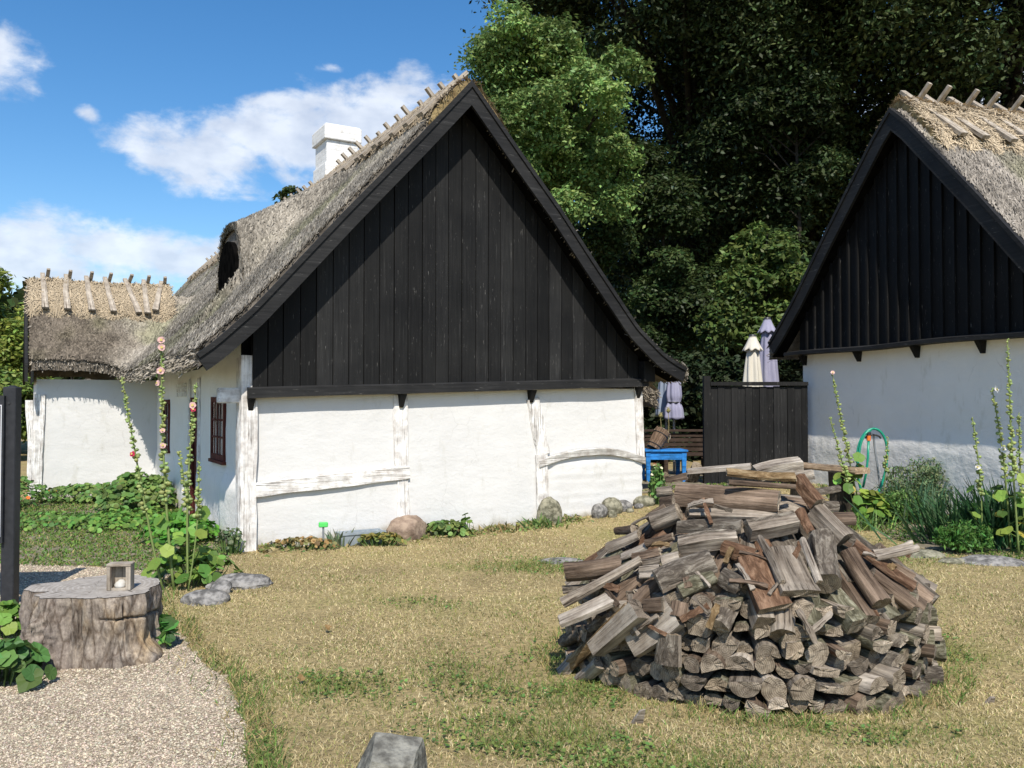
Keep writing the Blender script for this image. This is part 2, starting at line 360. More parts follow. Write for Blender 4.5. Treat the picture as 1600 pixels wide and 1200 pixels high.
# ------------------------------------------------------------------ camera, world, sun
cam = bpy.data.cameras.new('camera'); cam.sensor_width = 36; cam.lens = 36 * F_PX / 1600; cam.clip_end = 5000; cam.clip_start = .05
co = bpy.data.objects.new('camera', cam); COL.objects.link(co); co.location = (0, 0, EYE); co.rotation_euler = (PI / 2 + PITCH, 0, 0); SC.camera = co
EL, AZ = math.radians(50), math.radians(6.5)          # sun: behind the viewer, a little to the right
SUNV = Vector((math.sin(AZ) * math.cos(EL), -math.cos(AZ) * math.cos(EL), math.sin(EL)))
sl = bpy.data.lights.new('sun', 'SUN'); sl.energy = 4.3; sl.angle = math.radians(.5); sl.color = (1, .94, .84)
so = bpy.data.objects.new('sun', sl); COL.objects.link(so); so.rotation_euler = SUNV.to_track_quat('Z', 'Y').to_euler(); so.location = (5, -10, 20)
def make_world():
    w = bpy.data.worlds.new('World'); SC.world = w; w.use_nodes = True; t = w.node_tree; N = t.nodes; L = t.links
    bg = N['Background']; bg.inputs['Strength'].default_value = .15
    sky = N.new('ShaderNodeTexSky'); sky.sky_type = 'NISHITA'; sky.sun_disc = False; sky.sun_elevation = EL
    sky.sun_rotation = math.atan2(SUNV.x, SUNV.y); sky.air_density = 1.0; sky.dust_density = .55; sky.ozone_density = 2.2; sky.altitude = 0
    def mth(op, a, b=0.0):
        x = N.new('ShaderNodeMath'); x.operation = op
        for k, v in enumerate((a, b)):
            if hasattr(v, 'node'): L.new(v, x.inputs[k])
            else: x.inputs[k].default_value = v
        return x.outputs[0]
    tc = N.new('ShaderNodeTexCoord'); sx = N.new('ShaderNodeSeparateXYZ'); L.new(tc.outputs['Generated'], sx.inputs[0])
    az = mth('ARCTAN2', sx.outputs[0], sx.outputs[1]); el = mth('ARCSINE', sx.outputs[2])
    cv = N.new('ShaderNodeCombineXYZ'); L.new(mth('MULTIPLY', az, 1.0), cv.inputs[0]); L.new(mth('MULTIPLY', el, 1.7), cv.inputs[1])
    nz = N.new('ShaderNodeTexNoise'); nz.inputs['Scale'].default_value = 13; nz.inputs['Detail'].default_value = 10; nz.inputs['Roughness'].default_value = .6; nz.inputs['Distortion'].default_value = .15
    L.new(cv.outputs[0], nz.inputs['Vector'])
    # cumulus banks seen from the yard: azimuth, elevation, half width, half height (radians)
    banks = [(-.235, .290, .13, .052, 1.15), (-.34, .262, .10, .042, 1.1), (-.14, .308, .12, .058, 1.15), (-.27, .325, .08, .024, .8), (-.06, .335, .06, .04, .9), (-.42, .158, .13, .034, 1.1), (-.52, .148, .14, .046, 1.1), (-.31, .17, .05, .020, .9),
             (-.56, .335, .055, .042, 1.05), (-.46, .295, .024, .018, .6), (-.205, .366, .045, .016, .62), (-.30, .225, .07, .014, .38), (.5, .3, .2, .08, 1), (.9, .25, .2, .06, 1), (1.6, .3, .3, .08, 1), (-1.1, .3, .25, .08, 1), (-1.8, .2, .3, .07, 1), (2.6, .35, .4, .1, 1)]
    cur = None
    for a0, e0, ra, re, wt in banks:
        dx = mth('DIVIDE', mth('SUBTRACT', az, a0), ra); dy = mth('DIVIDE', mth('SUBTRACT', el, e0), re)
        d = mth('SUBTRACT', wt, mth('SQRT', mth('ADD', mth('MULTIPLY', dx, dx), mth('MULTIPLY', dy, dy))))
        cur = d if cur is None else mth('MAXIMUM', cur, d)
    dens = mth('ADD', cur, mth('MULTIPLY', mth('SUBTRACT', nz.outputs['Fac'], .5), 2.3))
    rp = N.new('ShaderNodeValToRGB'); rp.color_ramp.elements[0].position = .06; rp.color_ramp.elements[1].position = .68
    rp.color_ramp.elements[1].color = (.80, .80, .80, 1); rp.color_ramp.interpolation = 'EASE'; L.new(dens, rp.inputs['Fac'])
    n2_ = N.new('ShaderNodeTexNoise'); n2_.inputs['Scale'].default_value = 20; n2_.inputs['Detail'].default_value = 6; L.new(cv.outputs[0], n2_.inputs['Vector'])
    cc = N.new('ShaderNodeValToRGB'); cc.color_ramp.elements[0].position = .35; cc.color_ramp.elements[1].position = .65
    cc.color_ramp.elements[0].color = (3.7, 4.0, 4.6, 1); cc.color_ramp.elements[1].color = (5.2, 5.4, 5.7, 1); L.new(n2_.outputs['Fac'], cc.inputs['Fac'])
    mx = N.new('ShaderNodeMix'); mx.data_type = 'RGBA'; L.new(rp.outputs['Color'], mx.inputs[0]); 
    hs = N.new('ShaderNodeHueSaturation'); hs.inputs['Saturation'].default_value = 1.32; hs.inputs['Value'].default_value = .84; L.new(sky.outputs[0], hs.inputs['Color']); L.new(hs.outputs[0], mx.inputs[6]); L.new(cc.outputs['Color'], mx.inputs[7])
    L.new(mx.outputs[2], bg.inputs['Color'])
make_world()
SC.view_settings.view_transform = 'Standard'; SC.view_settings.look = 'None'; SC.view_settings.gamma = 1; SC.view_settings.exposure = .38
SC.render.engine = 'CYCLES'; SC.cycles.max_bounces = 6; SC.cycles.diffuse_bounces = 3; SC.cycles.transparent_max_bounces = 4
SC.cycles.use_denoising = True

# ------------------------------------------------------------------ thatched houses
A30 = math.radians(30)
MP = np.array([-2.8877, 9.4315])                    # front left corner of the white cottage
def mw(u, v, z=0.):                                   # cottage frame -> world
    return np.array([MP[0] + u * math.cos(A30) - v * math.sin(A30), MP[1] + u * math.sin(A30) + v * math.cos(A30), z])
def wall(mb, a0, a1, z0, z1, off, amp=.02, step=.09, holes=(), axis='u', seed=0, sc=1.6, thick=.22, sign=-1, mat=0, extra=None):
    """wavy plaster wall in the plane axis = off, cut by rectangular openings, with reveals"""
    A = set(np.linspace(a0, a1, max(2, int((a1 - a0) / step)) + 1)); Z = set(np.linspace(z0, z1, max(2, int((z1 - z0) / step)) + 1))
    for h in holes: A |= {h[0], h[1]}; Z |= {h[2], h[3]}
    A = np.array(sorted(A)); Z = np.array(sorted(Z))
    ga, gz = np.meshgrid(A, Z, indexing='ij')
    d = amp * (n2(ga, gz, sc, seed, 4) - .5) * 2
    if extra is not None: d = d + extra(ga, gz)
    o = off + sign * d
    V = np.stack([ga, o, gz], -1) if axis == 'u' else np.stack([o, ga, gz], -1)
    na, nz = ga.shape; F = []
    for i in range(na - 1):
        for k in range(nz - 1):
            ca, cz = (A[i] + A[i + 1]) / 2, (Z[k] + Z[k + 1]) / 2
            if any(h[0] < ca < h[1] and h[2] < cz < h[3] for h in holes): continue
            q = [i * nz + k, (i + 1) * nz + k, (i + 1) * nz + k + 1, i * nz + k + 1]
            F.append(q if (axis == 'u') == (sign < 0) else q[::-1])
    mb.add(V.reshape(-1, 3), F, mat)
    # back sheet and hole reveals
    ob = off - sign * thick
    def P(a, o_, z): return (a, o_, z) if axis == 'u' else (o_, a, z)
    for h in holes:
        for (p, q) in (((h[0], h[2]), (h[0], h[3])), ((h[0], h[3]), (h[1], h[3])), ((h[1], h[3]), (h[1], h[2])), ((h[1], h[2]), (h[0], h[2]))):
            mb.add([P(p[0], off, p[1]), P(q[0], off, q[1]), P(q[0], ob, q[1]), P(p[0], ob, p[1])], [(0, 1, 2, 3)], mat)
def beam(mb, p, q, w, t, n, amp=.012, seed=0, seg=14, mat=0, bend=0., endtap=0.):
    """old timber between p and q, width w, thickness t along normal n, wavy edges"""
    p, q, n = (np.array(x, float) for x in (p, q, n)); d = unit(q - p); s = np.cross(n, d)
    ts = np.linspace(0, 1, seg); Ls = np.linalg.norm(q - p)
    V = []
    for i, tt in enumerate(ts):
        c = p + (q - p) * tt + s * bend * 4 * tt * (1 - tt)
        w1 = w / 2 * (1 - endtap * tt) + amp * (float(n2(tt * Ls, seed, 2.5, seed)) - .5) * 2.4
        w2 = w / 2 * (1 - endtap * tt) + amp * (float(n2(tt * Ls, seed + 9, 2.5, seed + 3)) - .5) * 2.4
        tz = t * (.8 + .4 * float(n2(tt * Ls, seed + 5, 2, seed)))
        V += [c - s * w1, c - s * (w1 - .012) + n * tz, c + s * (w2 - .012) + n * tz, c + s * w2]
    F = []
    for i in range(seg - 1):
        for k in range(3): F.append((i * 4 + k, i * 4 + k + 1, i * 4 + 5 + k, i * 4 + 4 + k))
    F += [(0, 3, 2, 1), tuple((seg - 1) * 4 + k for k in range(4))]
    # orient outward is left to the renderer: closed enough for a timber let into plaster
    mb.add(V, F, mat)

class Roof:
    """thatch as a thick sheet over a height function z(u, v) on a masked plan"""
    def __init__(s, zf, mask, bounds, step, thick):
        s.zf, s.mask, s.b, s.step, s.t = zf, mask, bounds, step, thick
    def grad(s, u, v, e=.02):
        return (s.zf(u + e, v) - s.zf(u - e, v)) / (2 * e), (s.zf(u, v + e) - s.zf(u, v - e)) / (2 * e)
    def bed(s, mb, rough=.03):
        u0, u1, v0, v1 = s.b; us = np.arange(u0, u1 + s.step, s.step); vs = np.arange(v0, v1 + s.step, s.step)
        U, Vv = np.meshgrid(us, vs, indexing='ij'); f = s.mask(U, Vv)
        cu, cv = U[:-1, :-1] + s.step / 2, Vv[:-1, :-1] + s.step / 2
        keep = s.mask(cu, cv) > 0
        # vertices past the edge are drawn back onto it
        e = .01; fu = (s.mask(U + e, Vv) - s.mask(U - e, Vv)) / (2 * e); fv = (s.mask(U, Vv + e) - s.mask(U, Vv - e)) / (2 * e)
        g = fu * fu + fv * fv + 1e-6; neg = (f < 0) & (f > -1.2 * s.step)
        U = np.where(neg, U - f * fu / g, U); Vv = np.where(neg, Vv - f * fv / g, Vv)
        Z = s.zf(U, Vv) + rough * (n2(U, Vv, 3.2, 2, 4) - .5) * 2
        nu, nv = U.shape; idx = np.arange(nu * nv).reshape(nu, nv)
        q = np.stack([idx[:-1, :-1], idx[1:, :-1], idx[1:, 1:], idx[:-1, 1:]], -1)[keep]
        top = np.stack([U, Vv, Z], -1).reshape(-1, 3); bot = top - np.array([0, 0, s.t]); N = nu * nv
        from collections import Counter
        E = {}
        for a in q.tolist():
            for k in range(4):
                x, y = a[k], a[(k + 1) % 4]
                if (y, x) in E: del E[(y, x)]
                else: E[(x, y)] = 1
        side = np.array([(x, x + N, y + N, y) for x, y in E], int)
        used = np.unique(np.concatenate([q.ravel(), q.ravel() + N])); rm = np.full(2 * N, -1); rm[used] = np.arange(len(used))
        VV = np.concatenate([top, bot])[used]
        mb.add(VV, np.concatenate([rm[q], rm[q[:, ::-1] + N], rm[side]]), 0)
        s.edge = np.concatenate([top[[x for x, y in E]], top[[y for x, y in E]]])
    def strands(s, mb, n, reg, L=(.10, .2), W=.011, tone=(.10, .30), hue=(1, .87, .70), mat=1, lift=.03, jit=.3, pred=None, patch=None):
        u0, u1, v0, v1 = reg; u = RNG.uniform(u0, u1, n); v = RNG.uniform(v0, v1, n)
        k = s.mask(u, v) > .0
        if pred is not None: k &= pred(u, v)
        u, v = u[k], v[k]; n = len(u)
        gu, gv = s.grad(u, v); nrm = unit(np.stack([-gu, -gv, np.ones(n)], -1))
        D = unit(np.stack([-gu, -gv, -(gu ** 2 + gv ** 2)], -1) + 1e-6)
        D = unit(-D + jit * RNG.normal(size=(n, 3)) * .6); D = unit(D - nrm * np.sum(D * nrm, -1, keepdims=True))
        Wd = np.cross(nrm, D)
        P = np.stack([u, v, s.zf(u, v)], -1) + nrm * RNG.uniform(-.012, .02, (n, 1))
        ln = RNG.uniform(*L, (n, 1)) / 2
        lf = nrm * RNG.uniform(0, lift, (n, 1))
        big = n2(u, v, 1.1, 4, 3); mid = n2(u, v, 7.0, 8, 2)
        tn = tone[0] + (tone[1] - tone[0]) * np.clip(RNG.beta(1.6, 2.2, n) * .85 + (big - .5) * .8 + (mid - .5) * .8 + .08, 0, 1)
        col = tn[:, None] * np.array(hue) * (1 + RNG.normal(size=(n, 1)) * .06)
        om = ss((n2(u, v, .8, 55, 4) - .50) / .16)[:, None]; col = col * (1 - om * np.array([.24, .20, .34]))
        if patch is not None: col = patch(u, v, col)
        quads(mb, P, D * ln, Wd * W * RNG.uniform(.5, 1.2, (n, 1)), lf, np.clip(col, 0, 1), mat)
    def fringe(s, mb, n, tone=(.10, .28), hue=(1, .87, .7), mat=1, pred=None, down=.5):
        e = s.edge
        if pred is not None: e = e[pred(e[:, 0], e[:, 1])]
        p = e[RNG.integers(0, len(e), n)] + RNG.normal(size=(n, 3)) * .02
        f0 = 0.01; mu = (s.mask(p[:, 0] + f0, p[:, 1]) - s.mask(p[:, 0] - f0, p[:, 1])); mv = (s.mask(p[:, 0], p[:, 1] + f0) - s.mask(p[:, 0], p[:, 1] - f0))
        out = -unit(np.stack([mu, mv, np.zeros(n)], -1))
        p[:, 2] -= RNG.uniform(0, s.t, n)
        D = unit(out * .8 + np.array([0, 0, -1]) * down + RNG.normal(size=(n, 3)) * .25); Wd = unit(np.cross(D, RNG.normal(size=(n, 3))))
        tn = RNG.uniform(*tone, n)
        quads(mb, p, D * RNG.uniform(.02, .055, (n, 1)), Wd * .007, D * 0, tn[:, None] * np.array(hue), mat)

def straw_cap(parent, name, along, ridge_z, slope, half, v0, v1, thick=.15, n=20000, seed=0, tone=(.24, .50)):
    """bundled straw laid over a ridge; along = 'v' or 'u'; slope(side, s) gives (offset, drop) at slope length s"""
    mb = MB(); L = v1 - v0; na = max(4, int(L / .06)); ns = 25
    a = np.linspace(v0, v1, na); s = np.linspace(-1, 1, ns); Ag, Sg = np.meshgrid(a, s, indexing='ij')
    sc = .84 + .16 * np.abs(np.sin(Ag * PI / .42 + 1.5 * n2(Ag, Ag * 0 + seed, 1.2, seed))) + .10 * (n2(Ag, Sg, 2.5, seed) - .5)
    def surf(Ag, Sg, sc, up):
        d = Sg * half * sc
        off, z = slope(d)
        bulge = thick * (1 - np.abs(Sg) ** 5) ** .6 if False else thick * np.sqrt(np.clip(1 - np.abs(Sg) ** 6, 0, 1))
        z = ridge_z(Ag) + z + (bulge * 1.25 + .035 * (n2(Ag, Sg * half, 5, seed + 2, 3) - .5) * 2 if up else -.05)
        o = off
        return np.stack([o, Ag, z], -1) if along == 'v' else np.stack([Ag, o, z], -1)
    T = surf(Ag, Sg, sc, True); B = surf(Ag, Sg, sc, False)
    idx = np.arange(na * ns).reshape(na, ns); q = np.stack([idx[:-1, :-1], idx[1:, :-1], idx[1:, 1:], idx[:-1, 1:]], -1).reshape(-1, 4); N = na * ns
    per = np.concatenate([idx[0, :], idx[1:, -1], idx[-1, -2::-1], idx[-2:0:-1, 0]])
    side = np.stack([per, per + N, np.roll(per, -1) + N, np.roll(per, -1)], -1)
    mb.add(np.concatenate([T.reshape(-1, 3), B.reshape(-1, 3)]), np.concatenate([q, q[:, ::-1] + N, side]), 0)
    # loose straws
    ra = RNG.uniform(v0, v1, n); rs = RNG.uniform(-1, 1, n); rsc = .84 + .16 * np.abs(np.sin(ra * PI / .42 + 1.5 * n2(ra, ra * 0 + seed, 1.2, seed))) + .10 * (n2(ra, rs, 2.5, seed) - .5)
    e = .02; P = surf(ra, rs, rsc, True); Ta = surf(ra + e, rs, rsc, True) - P; Ts = surf(ra, np.clip(rs + e, -1, 1), rsc, True) - surf(ra, np.clip(rs - e, -1, 1), rsc, True)
    nr = unit(np.cross(unit(Ts), unit(Ta))); nr *= np.where(nr[:, 2:] < 0, -1, 1)
    th = RNG.normal(size=(n, 1)) * .75; D = unit(unit(Ts) * np.cos(th) + unit(Ta) * np.sin(th) + nr * RNG.normal(size=(n, 1)) * .12)
    Wd = unit(np.cross(nr, D)); tn = tone[0] + (tone[1] - tone[0]) * RNG.beta(1.6, 2, n)
    col = tn[:, None] * np.array((1, .81, .56)) * (1 + RNG.normal(size=(n, 1)) * .08)
    quads(mb, P + nr * RNG.uniform(0, .03, (n, 1)), D * RNG.uniform(.05, .13, (n, 1)), Wd * RNG.uniform(.003, .007, (n, 1)), nr * RNG.uniform(-.01, .04, (n, 1)), np.clip(col, 0, 1), 1)
    return mb.build(name, [M['straw_bed'], M['strand']], parent)
def stake_mesh(L, w=.085, t=.035, seed=0):
    mb = MB(); beam_v = []
    seg = 7; xs = np.linspace(-L / 2, L / 2, seg); V = []
    for i, x in enumerate(xs):
        dy = .018 * (float(n2(x, seed, 2.2, seed)) - .5) * 2; dz = .012 * (float(n2(x, seed + 4, 2.2, seed)) - .5) * 2
        ww = w / 2 * (1.1 - .35 * i / (seg - 1)); V += [(x, dy - ww, dz - t / 2), (x, dy + ww, dz - t / 2), (x, dy + ww, dz + t / 2), (x, dy - ww, dz + t / 2)]
    F = [(i * 4 + k, i * 4 + (k + 1) % 4, i * 4 + 4 + (k + 1) % 4, i * 4 + 4 + k) for i in range(seg - 1) for k in range(4)]
    F += [(3, 2, 1, 0), tuple((seg - 1) * 4 + k for k in range(4))]
    mb.add(V, F); return mb
def stake(parent, lo, hi, side, seed, w=.085, t=.035):
    lo, hi = np.array(lo, float), np.array(hi, float); d = unit(hi - lo); L = float(np.linalg.norm(hi - lo))
    y = unit(np.array(side, float) - d * np.dot(side, d)); z = np.cross(d, y)
    o = stake_mesh(L, w, t, seed).build('ridge_stake', M['stake'], parent)
    m = Matrix(((d[0], y[0], z[0], 0), (d[1], y[1], z[1], 0), (d[2], y[2], z[2], 0), (0, 0, 0, 1)))
    o.matrix_local = Matrix.Translation(Vector((lo + hi) / 2)) @ m
    return o

# ---- the white cottage with its low wing
cottage = empty('thatched_cottage', (MP[0], MP[1], 0), A30, 'whitewashed cottage with black boarded gable, white chimney and thatched side wing', 'house')
RU = 2.53
_DL = [0, .7, 1.56, 2.09, 2.59, 2.97, 3.14, 3.5, 5.6]; _ZL = [5.46, 4.67, 3.73, 3.13, 2.565, 2.205, 2.075, 1.83, .5]     # verge line, left slope
_DR = [0, .7, 1.30, 1.81, 2.52, 2.97, 3.25, 3.42, 5.6]; _ZR = [5.46, 4.68, 4.03, 3.42, 2.60, 2.25, 2.11, 2.05, .9]     # right slope
def zverge(u):
    d = np.asarray(u, float) - RU; return np.where(d < 0, np.interp(-d, _DL, _ZL), np.interp(d, _DR, _ZR))
def zmain1(u):
    d = np.abs(np.asarray(u, float) - RU); return zverge(u) + .06 - .06 * np.exp(-(d / .08) ** 2)
_w = np.linspace(-3.0, 7.5, 1051); _z = zmain1(_w)
_k = np.hanning(43); _k /= _k.sum(); _zs = np.convolve(np.pad(_z, 21, mode='edge'), _k, 'valid')
def zmain(u): return np.interp(u, _w, _zs)
VR, ZR = 7.95, 3.61
def zwing(v):
    d = np.abs(np.asarray(v, float) - VR); return ZR - np.where(d < .1, d * d * 4.5, .045 + (d - .1) * .90) + .10 * ss((d - 1.2) / .6)
UD, VD = .40, 2.85                                                    # the eyebrow dormer in the slope over the door
def zdorm(u, v):
    dv = v - VD
    k = np.clip(u - UD, 0, 1.5); c = 4.06 + .57 * (u - UD) - .10 * (dv / .6) ** 2 - np.where(dv < 0, 1.15 * np.clip((-dv - .38) / (.62 + .85 * np.sqrt(k)), 0, 3) ** 1.5, 1.0 * np.clip((dv - .45) / .6, 0, 3) ** 1.6)
    return np.where(u > UD, c, 2.78 + np.where(dv < 0, .48, .30) * np.clip(np.abs(dv) / .62, 0, 1.15) ** 1.6 - 1.35 * (UD - u) - 3 * np.clip(np.abs(dv) - .72, 0, 9))
def zroof(u, v):
    u = np.asarray(u, float); v = np.asarray(v, float)
    zm = zmain(u) + .02 * np.sin(v * .9) * ss((RU - u) / 3) - .04 * ss((v - 9) / 8) + (.0 + .0 * v)
    a = np.where(u < RU, smax(zm, np.where(u > -2.6, zwing(v) - .5 * np.clip(u - .6, 0, 9), -9), .28), zm)
    return np.where(u < RU - .3, smax(a, zdorm(u, v), np.where(u > UD, .30, .10)), a)
def rmask(u, v):
    f1 = np.minimum(np.minimum(u + .62 + .02 * np.sin(v * 2.1), 6.0 - u), np.minimum(v + .37, 18 - v))
    f2 = np.minimum(np.minimum(v - 6.33 - .03 * np.sin(u * 3), 9.6 - v), np.minimum(u + 2.02, RU - u))
    return smax(f1, f2, .5) - .06
roof = Roof(zroof, rmask, (-2.2, 6.2, -.5, 18.2), .06, .195)
mb = MB(); roof.bed(mb)
def wing_brown(u, v, col):                                             # darker weathered patch of the wing's thatch
    m = ss((.1 - u) / 1.3 + .8 * (n2(u, v, 2.5, 77) - .5)) * ss((v - 6.0) / .5) * ss((1.3 - np.abs(v - 6.9)) / .5)
    return col * (1 - .42 * m[:, None] * np.array([.9, 1.0, 1.08]))
hu = (1, .895, .74)
roof.strands(mb, 230000, (-.7, 2.6, -.4, 8.0), (.04, .11), .011, (.10, .50), hu, patch=wing_brown, jit=.55, lift=.04)
roof.strands(mb, 70000, (-.7, 2.6, 8.0, 18.0), (.07, .15), .018, (.11, .48), hu, jit=.5, lift=.05)
roof.strands(mb, 60000, (-2.1, -.4, 6.2, 8.2), (.05, .12), .011, (.11, .46), hu, patch=wing_brown, jit=.8, lift=.05)
roof.strands(mb, 14000, (2.6, 6.0, -.4, .6), (.1, .2), .012, (.15, .5), hu)
# shaggy lip of the dormer
roof.strands(mb, 5000, (UD, UD + .14, VD - .8, VD + .8), (.06, .12), .010, (.12, .36), hu, lift=.04, jit=.5)
roof.fringe(mb, 3000, (.14, .42), hu, pred=lambda u, v: (u < 2) & (v > -.2) & (v < 10))
roof.fringe(mb, 2600, (.12, .34), hu, pred=lambda u, v: (v < -.25) & (u > RU + .3), down=-.25)
roof.fringe(mb, 1500, (.12, .34), hu, pred=lambda u, v: (u > 5.8) & (v < 1.5), down=.6)
ro = mb.build('thatch_roof', [M['thatch'], M['strand']], cottage, smooth=False)
# near-black panel painting in the dormer mouth's shade, set under the thatch lip
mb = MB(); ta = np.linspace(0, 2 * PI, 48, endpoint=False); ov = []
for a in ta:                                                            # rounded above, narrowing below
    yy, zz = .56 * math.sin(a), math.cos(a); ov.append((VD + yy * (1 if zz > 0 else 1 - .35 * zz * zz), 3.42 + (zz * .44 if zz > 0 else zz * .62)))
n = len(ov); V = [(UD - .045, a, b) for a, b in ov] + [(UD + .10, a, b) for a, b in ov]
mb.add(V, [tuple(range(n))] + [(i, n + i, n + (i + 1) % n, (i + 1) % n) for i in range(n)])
mb.build('dormer_shade_panel', M['dark'], cottage)
# ridge straw and its stakes
def slope_main(d):
    w = np.abs(d); off = RU + d * .66
    return off, zmain(off) - 5.46
straw_cap(cottage, 'ridge_straw', 'v', lambda v: 5.46 - .03 * ss((np.asarray(v) - 9) / 8), slope_main, .80, -.33, 16.5, .075, 46000, 1, (.24, .56))
rs = random.Random(4)
v = -.12
while v < 16:
    j = rs.uniform(-.04, .04)
    for sd in (-1, 1):
        lo = np.array([RU + sd * .56, v + .06 * sd + j, float(zmain(RU + sd * .56)) + .175]); top = np.array([RU, v + .06 * sd - j, 5.62])
        hi = top + unit(top - lo) * rs.uniform(.07, .17)
        stake(cottage, lo + (lo - top) * rs.uniform(0, .12), hi, (0, 1, 0), rs.randint(0, 99), .13 if sd < 0 else .08, .045)
    v += rs.uniform(.33, .43) if v < 9 else .6
def slope_wing(d): return VR + d * .745, zwing(VR + d * .745) - ZR
straw_cap(cottage, 'ridge_straw', 'u', lambda u: ZR + .06 * ss((np.asarray(u) + .3) / 1.0) + 0 * np.asarray(u), slope_wing, .92, -1.98, .34, .13, 26000, 7, (.26, .56))
for k, (u, tilt) in enumerate([(-1.78, -.03), (-1.42, 0.0), (-1.08, -.05), (-.76, -.08), (-.42, -.17), (-.10, .03), (.20, .20)]):
    for sd in (-1, 1):
        lo = np.array([u - (tilt if sd < 0 else -tilt * .6) * .9, VR + sd * .72, float(zwing(VR + sd * .72)) + .225 + (.06 if k > 5 else 0)]); top = np.array([u + .07 * (sd > 0), VR, ZR + .27])
        if sd < 0: lo[1] += .0
        hi = top + unit(top - lo) * (.07 if sd < 0 else .17); stake(cottage, lo, hi, (1, 0, 0), 30 + k + sd, .095 if sd < 0 else .075, .045)
# gable boards
_kk = np.hanning(25); _kk /= _kk.sum(); _zv = np.convolve(np.pad(zverge(_w), 12, mode='edge'), _kk, 'valid')
def zbarge(u):
    u = np.asarray(u, float); return np.where(np.abs(u - RU) < .3, zverge(u), np.interp(u, _w, _zv))
mb = MB(); edges = [.03]
while edges[-1] < 5.30: edges.append(min(5.42, edges[-1] + rs.uniform(.165, .195)))
def zclad(u): return 1.70 + .033 * u
for k in range(len(edges) - 1):
    a, b = edges[k] + .0055, edges[k + 1] - .0055
    y = -.090 - rs.uniform(0, .010)
    if b < RU or a > RU: zs = [(a, zbarge(a) - .12), (b, zbarge(b) - .12)]
    else: zs = [(a, zbarge(a) - .12), (b, zbarge(b) - .12)]
    z0 = [zclad(a) + .06 - rs.uniform(0, .02), zclad(b) + .06 - rs.uniform(0, .012)]
    V = [(a, y, z0[0]), (b, y, z0[1]), (b, y, zs[1][1]), (a, y, zs[0][1]), (a, y + .05, z0[0]), (b, y + .05, z0[1]), (b, y + .05, zs[1][1]), (a, y + .05, zs[0][1])]
    mb.add(V, [(0, 1, 2, 3), (0, 3, 7, 4), (1, 5, 6, 2), (0, 4, 5, 1), (4, 7, 6, 5)], 0, np.array([1., 1, .98]) * rs.choice([.65, .8, .95, 1.05, 1.3, 1.7]))
# backing so no daylight shows between boards
us = np.linspace(.03, 5.42, 40); V = [(u, -.03, zclad(u) + .03) for u in us] + [(u, -.03, float(zbarge(u)) - .06) for u in us]
mb.add(V, [(i, i + 1, 41 + i, 40 + i) for i in range(39)])
mb.build('gable_boards', M['black'], cottage)
mb = MB(); mb.box((-.06, .0, 1.75), (.06, .06, 2.50)); mb.build('corner_infill', M['dark'], cottage)
mb = MB(); us = np.linspace(-.02, 5.46, 30); V = []
for u in us:
    z = zclad(u) + .012 * (float(n2(u, 3, 1.2, 3)) - .5)
    V += [(u, -.135, z - .045), (u, -.135, z + .055), (u, -.10, z + .075), (u, .02, z + .075), (u, .02, z - .045)]
mb.add(V, [(i * 5 + k, i * 5 + 5 + k, i * 5 + 5 + (k + 1) % 5, i * 5 + (k + 1) % 5) for i in range(29) for k in range(5)] + [(0, 1, 2, 3, 4), tuple(145 + k for k in (4, 3, 2, 1, 0))])
mb.build('gable_sill_board', M['barge'], cottage)
def barge_strip(mb, us, zf, wid, y0, y1, up=0.):
    """board along a verge: top edge follows zf, square width wid, mitred where it meets its twin at us[0]"""
    n = len(us); zt = np.array([float(zf(u)) for u in us]) + up; T = unit(np.stack([np.gradient(us), np.gradient(zt)], -1)); N = np.stack([-T[:, 1], T[:, 0]], -1); N *= np.where(N[:, 1:] < 0, -1, 1)
    B = np.stack([us, zt], -1) - N * wid; sg = np.sign(us[-1] - us[0]); z0 = zt[0] - wid / N[0, 1]
    bad = (B[:, 0] - us[0]) * sg < 0; B[bad] = [us[0], z0]; B[0] = [us[0], z0]
    V = []
    for k in range(n): V += [(B[k, 0], y0, B[k, 1]), (us[k], y0, zt[k]), (us[k], y1, zt[k]), (B[k, 0], y1, B[k, 1])]
    m = n - 1
    mb.add(V, [(i * 4 + k, i * 4 + (k + 1) % 4, i * 4 + 4 + (k + 1) % 4, i * 4 + 4 + k) for i in range(m) for k in range(4)] + [(0, 3, 2, 1), tuple(m * 4 + k for k in range(4))])
for sd in (-1, 1):
    us = np.concatenate([np.linspace(RU, RU + sd * .42, 6), np.linspace(RU + sd * .45, RU - 3.14 if sd < 0 else RU + 3.36, 36)]); mb = MB()
    barge_strip(mb, us, zbarge, .178, -.425, -.385); barge_strip(mb, us, zbarge, .05, -.445, -.37, .025)
    mb.build('bargeboard', M['barge'], cottage)
# soffit under the gable overhang
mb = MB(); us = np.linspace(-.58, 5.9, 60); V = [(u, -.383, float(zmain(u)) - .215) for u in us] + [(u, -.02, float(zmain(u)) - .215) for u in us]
mb.add(V, [(i, i + 1, 61 + i, 60 + i) for i in range(59)]); mb.build('soffit', M['dark'], cottage)
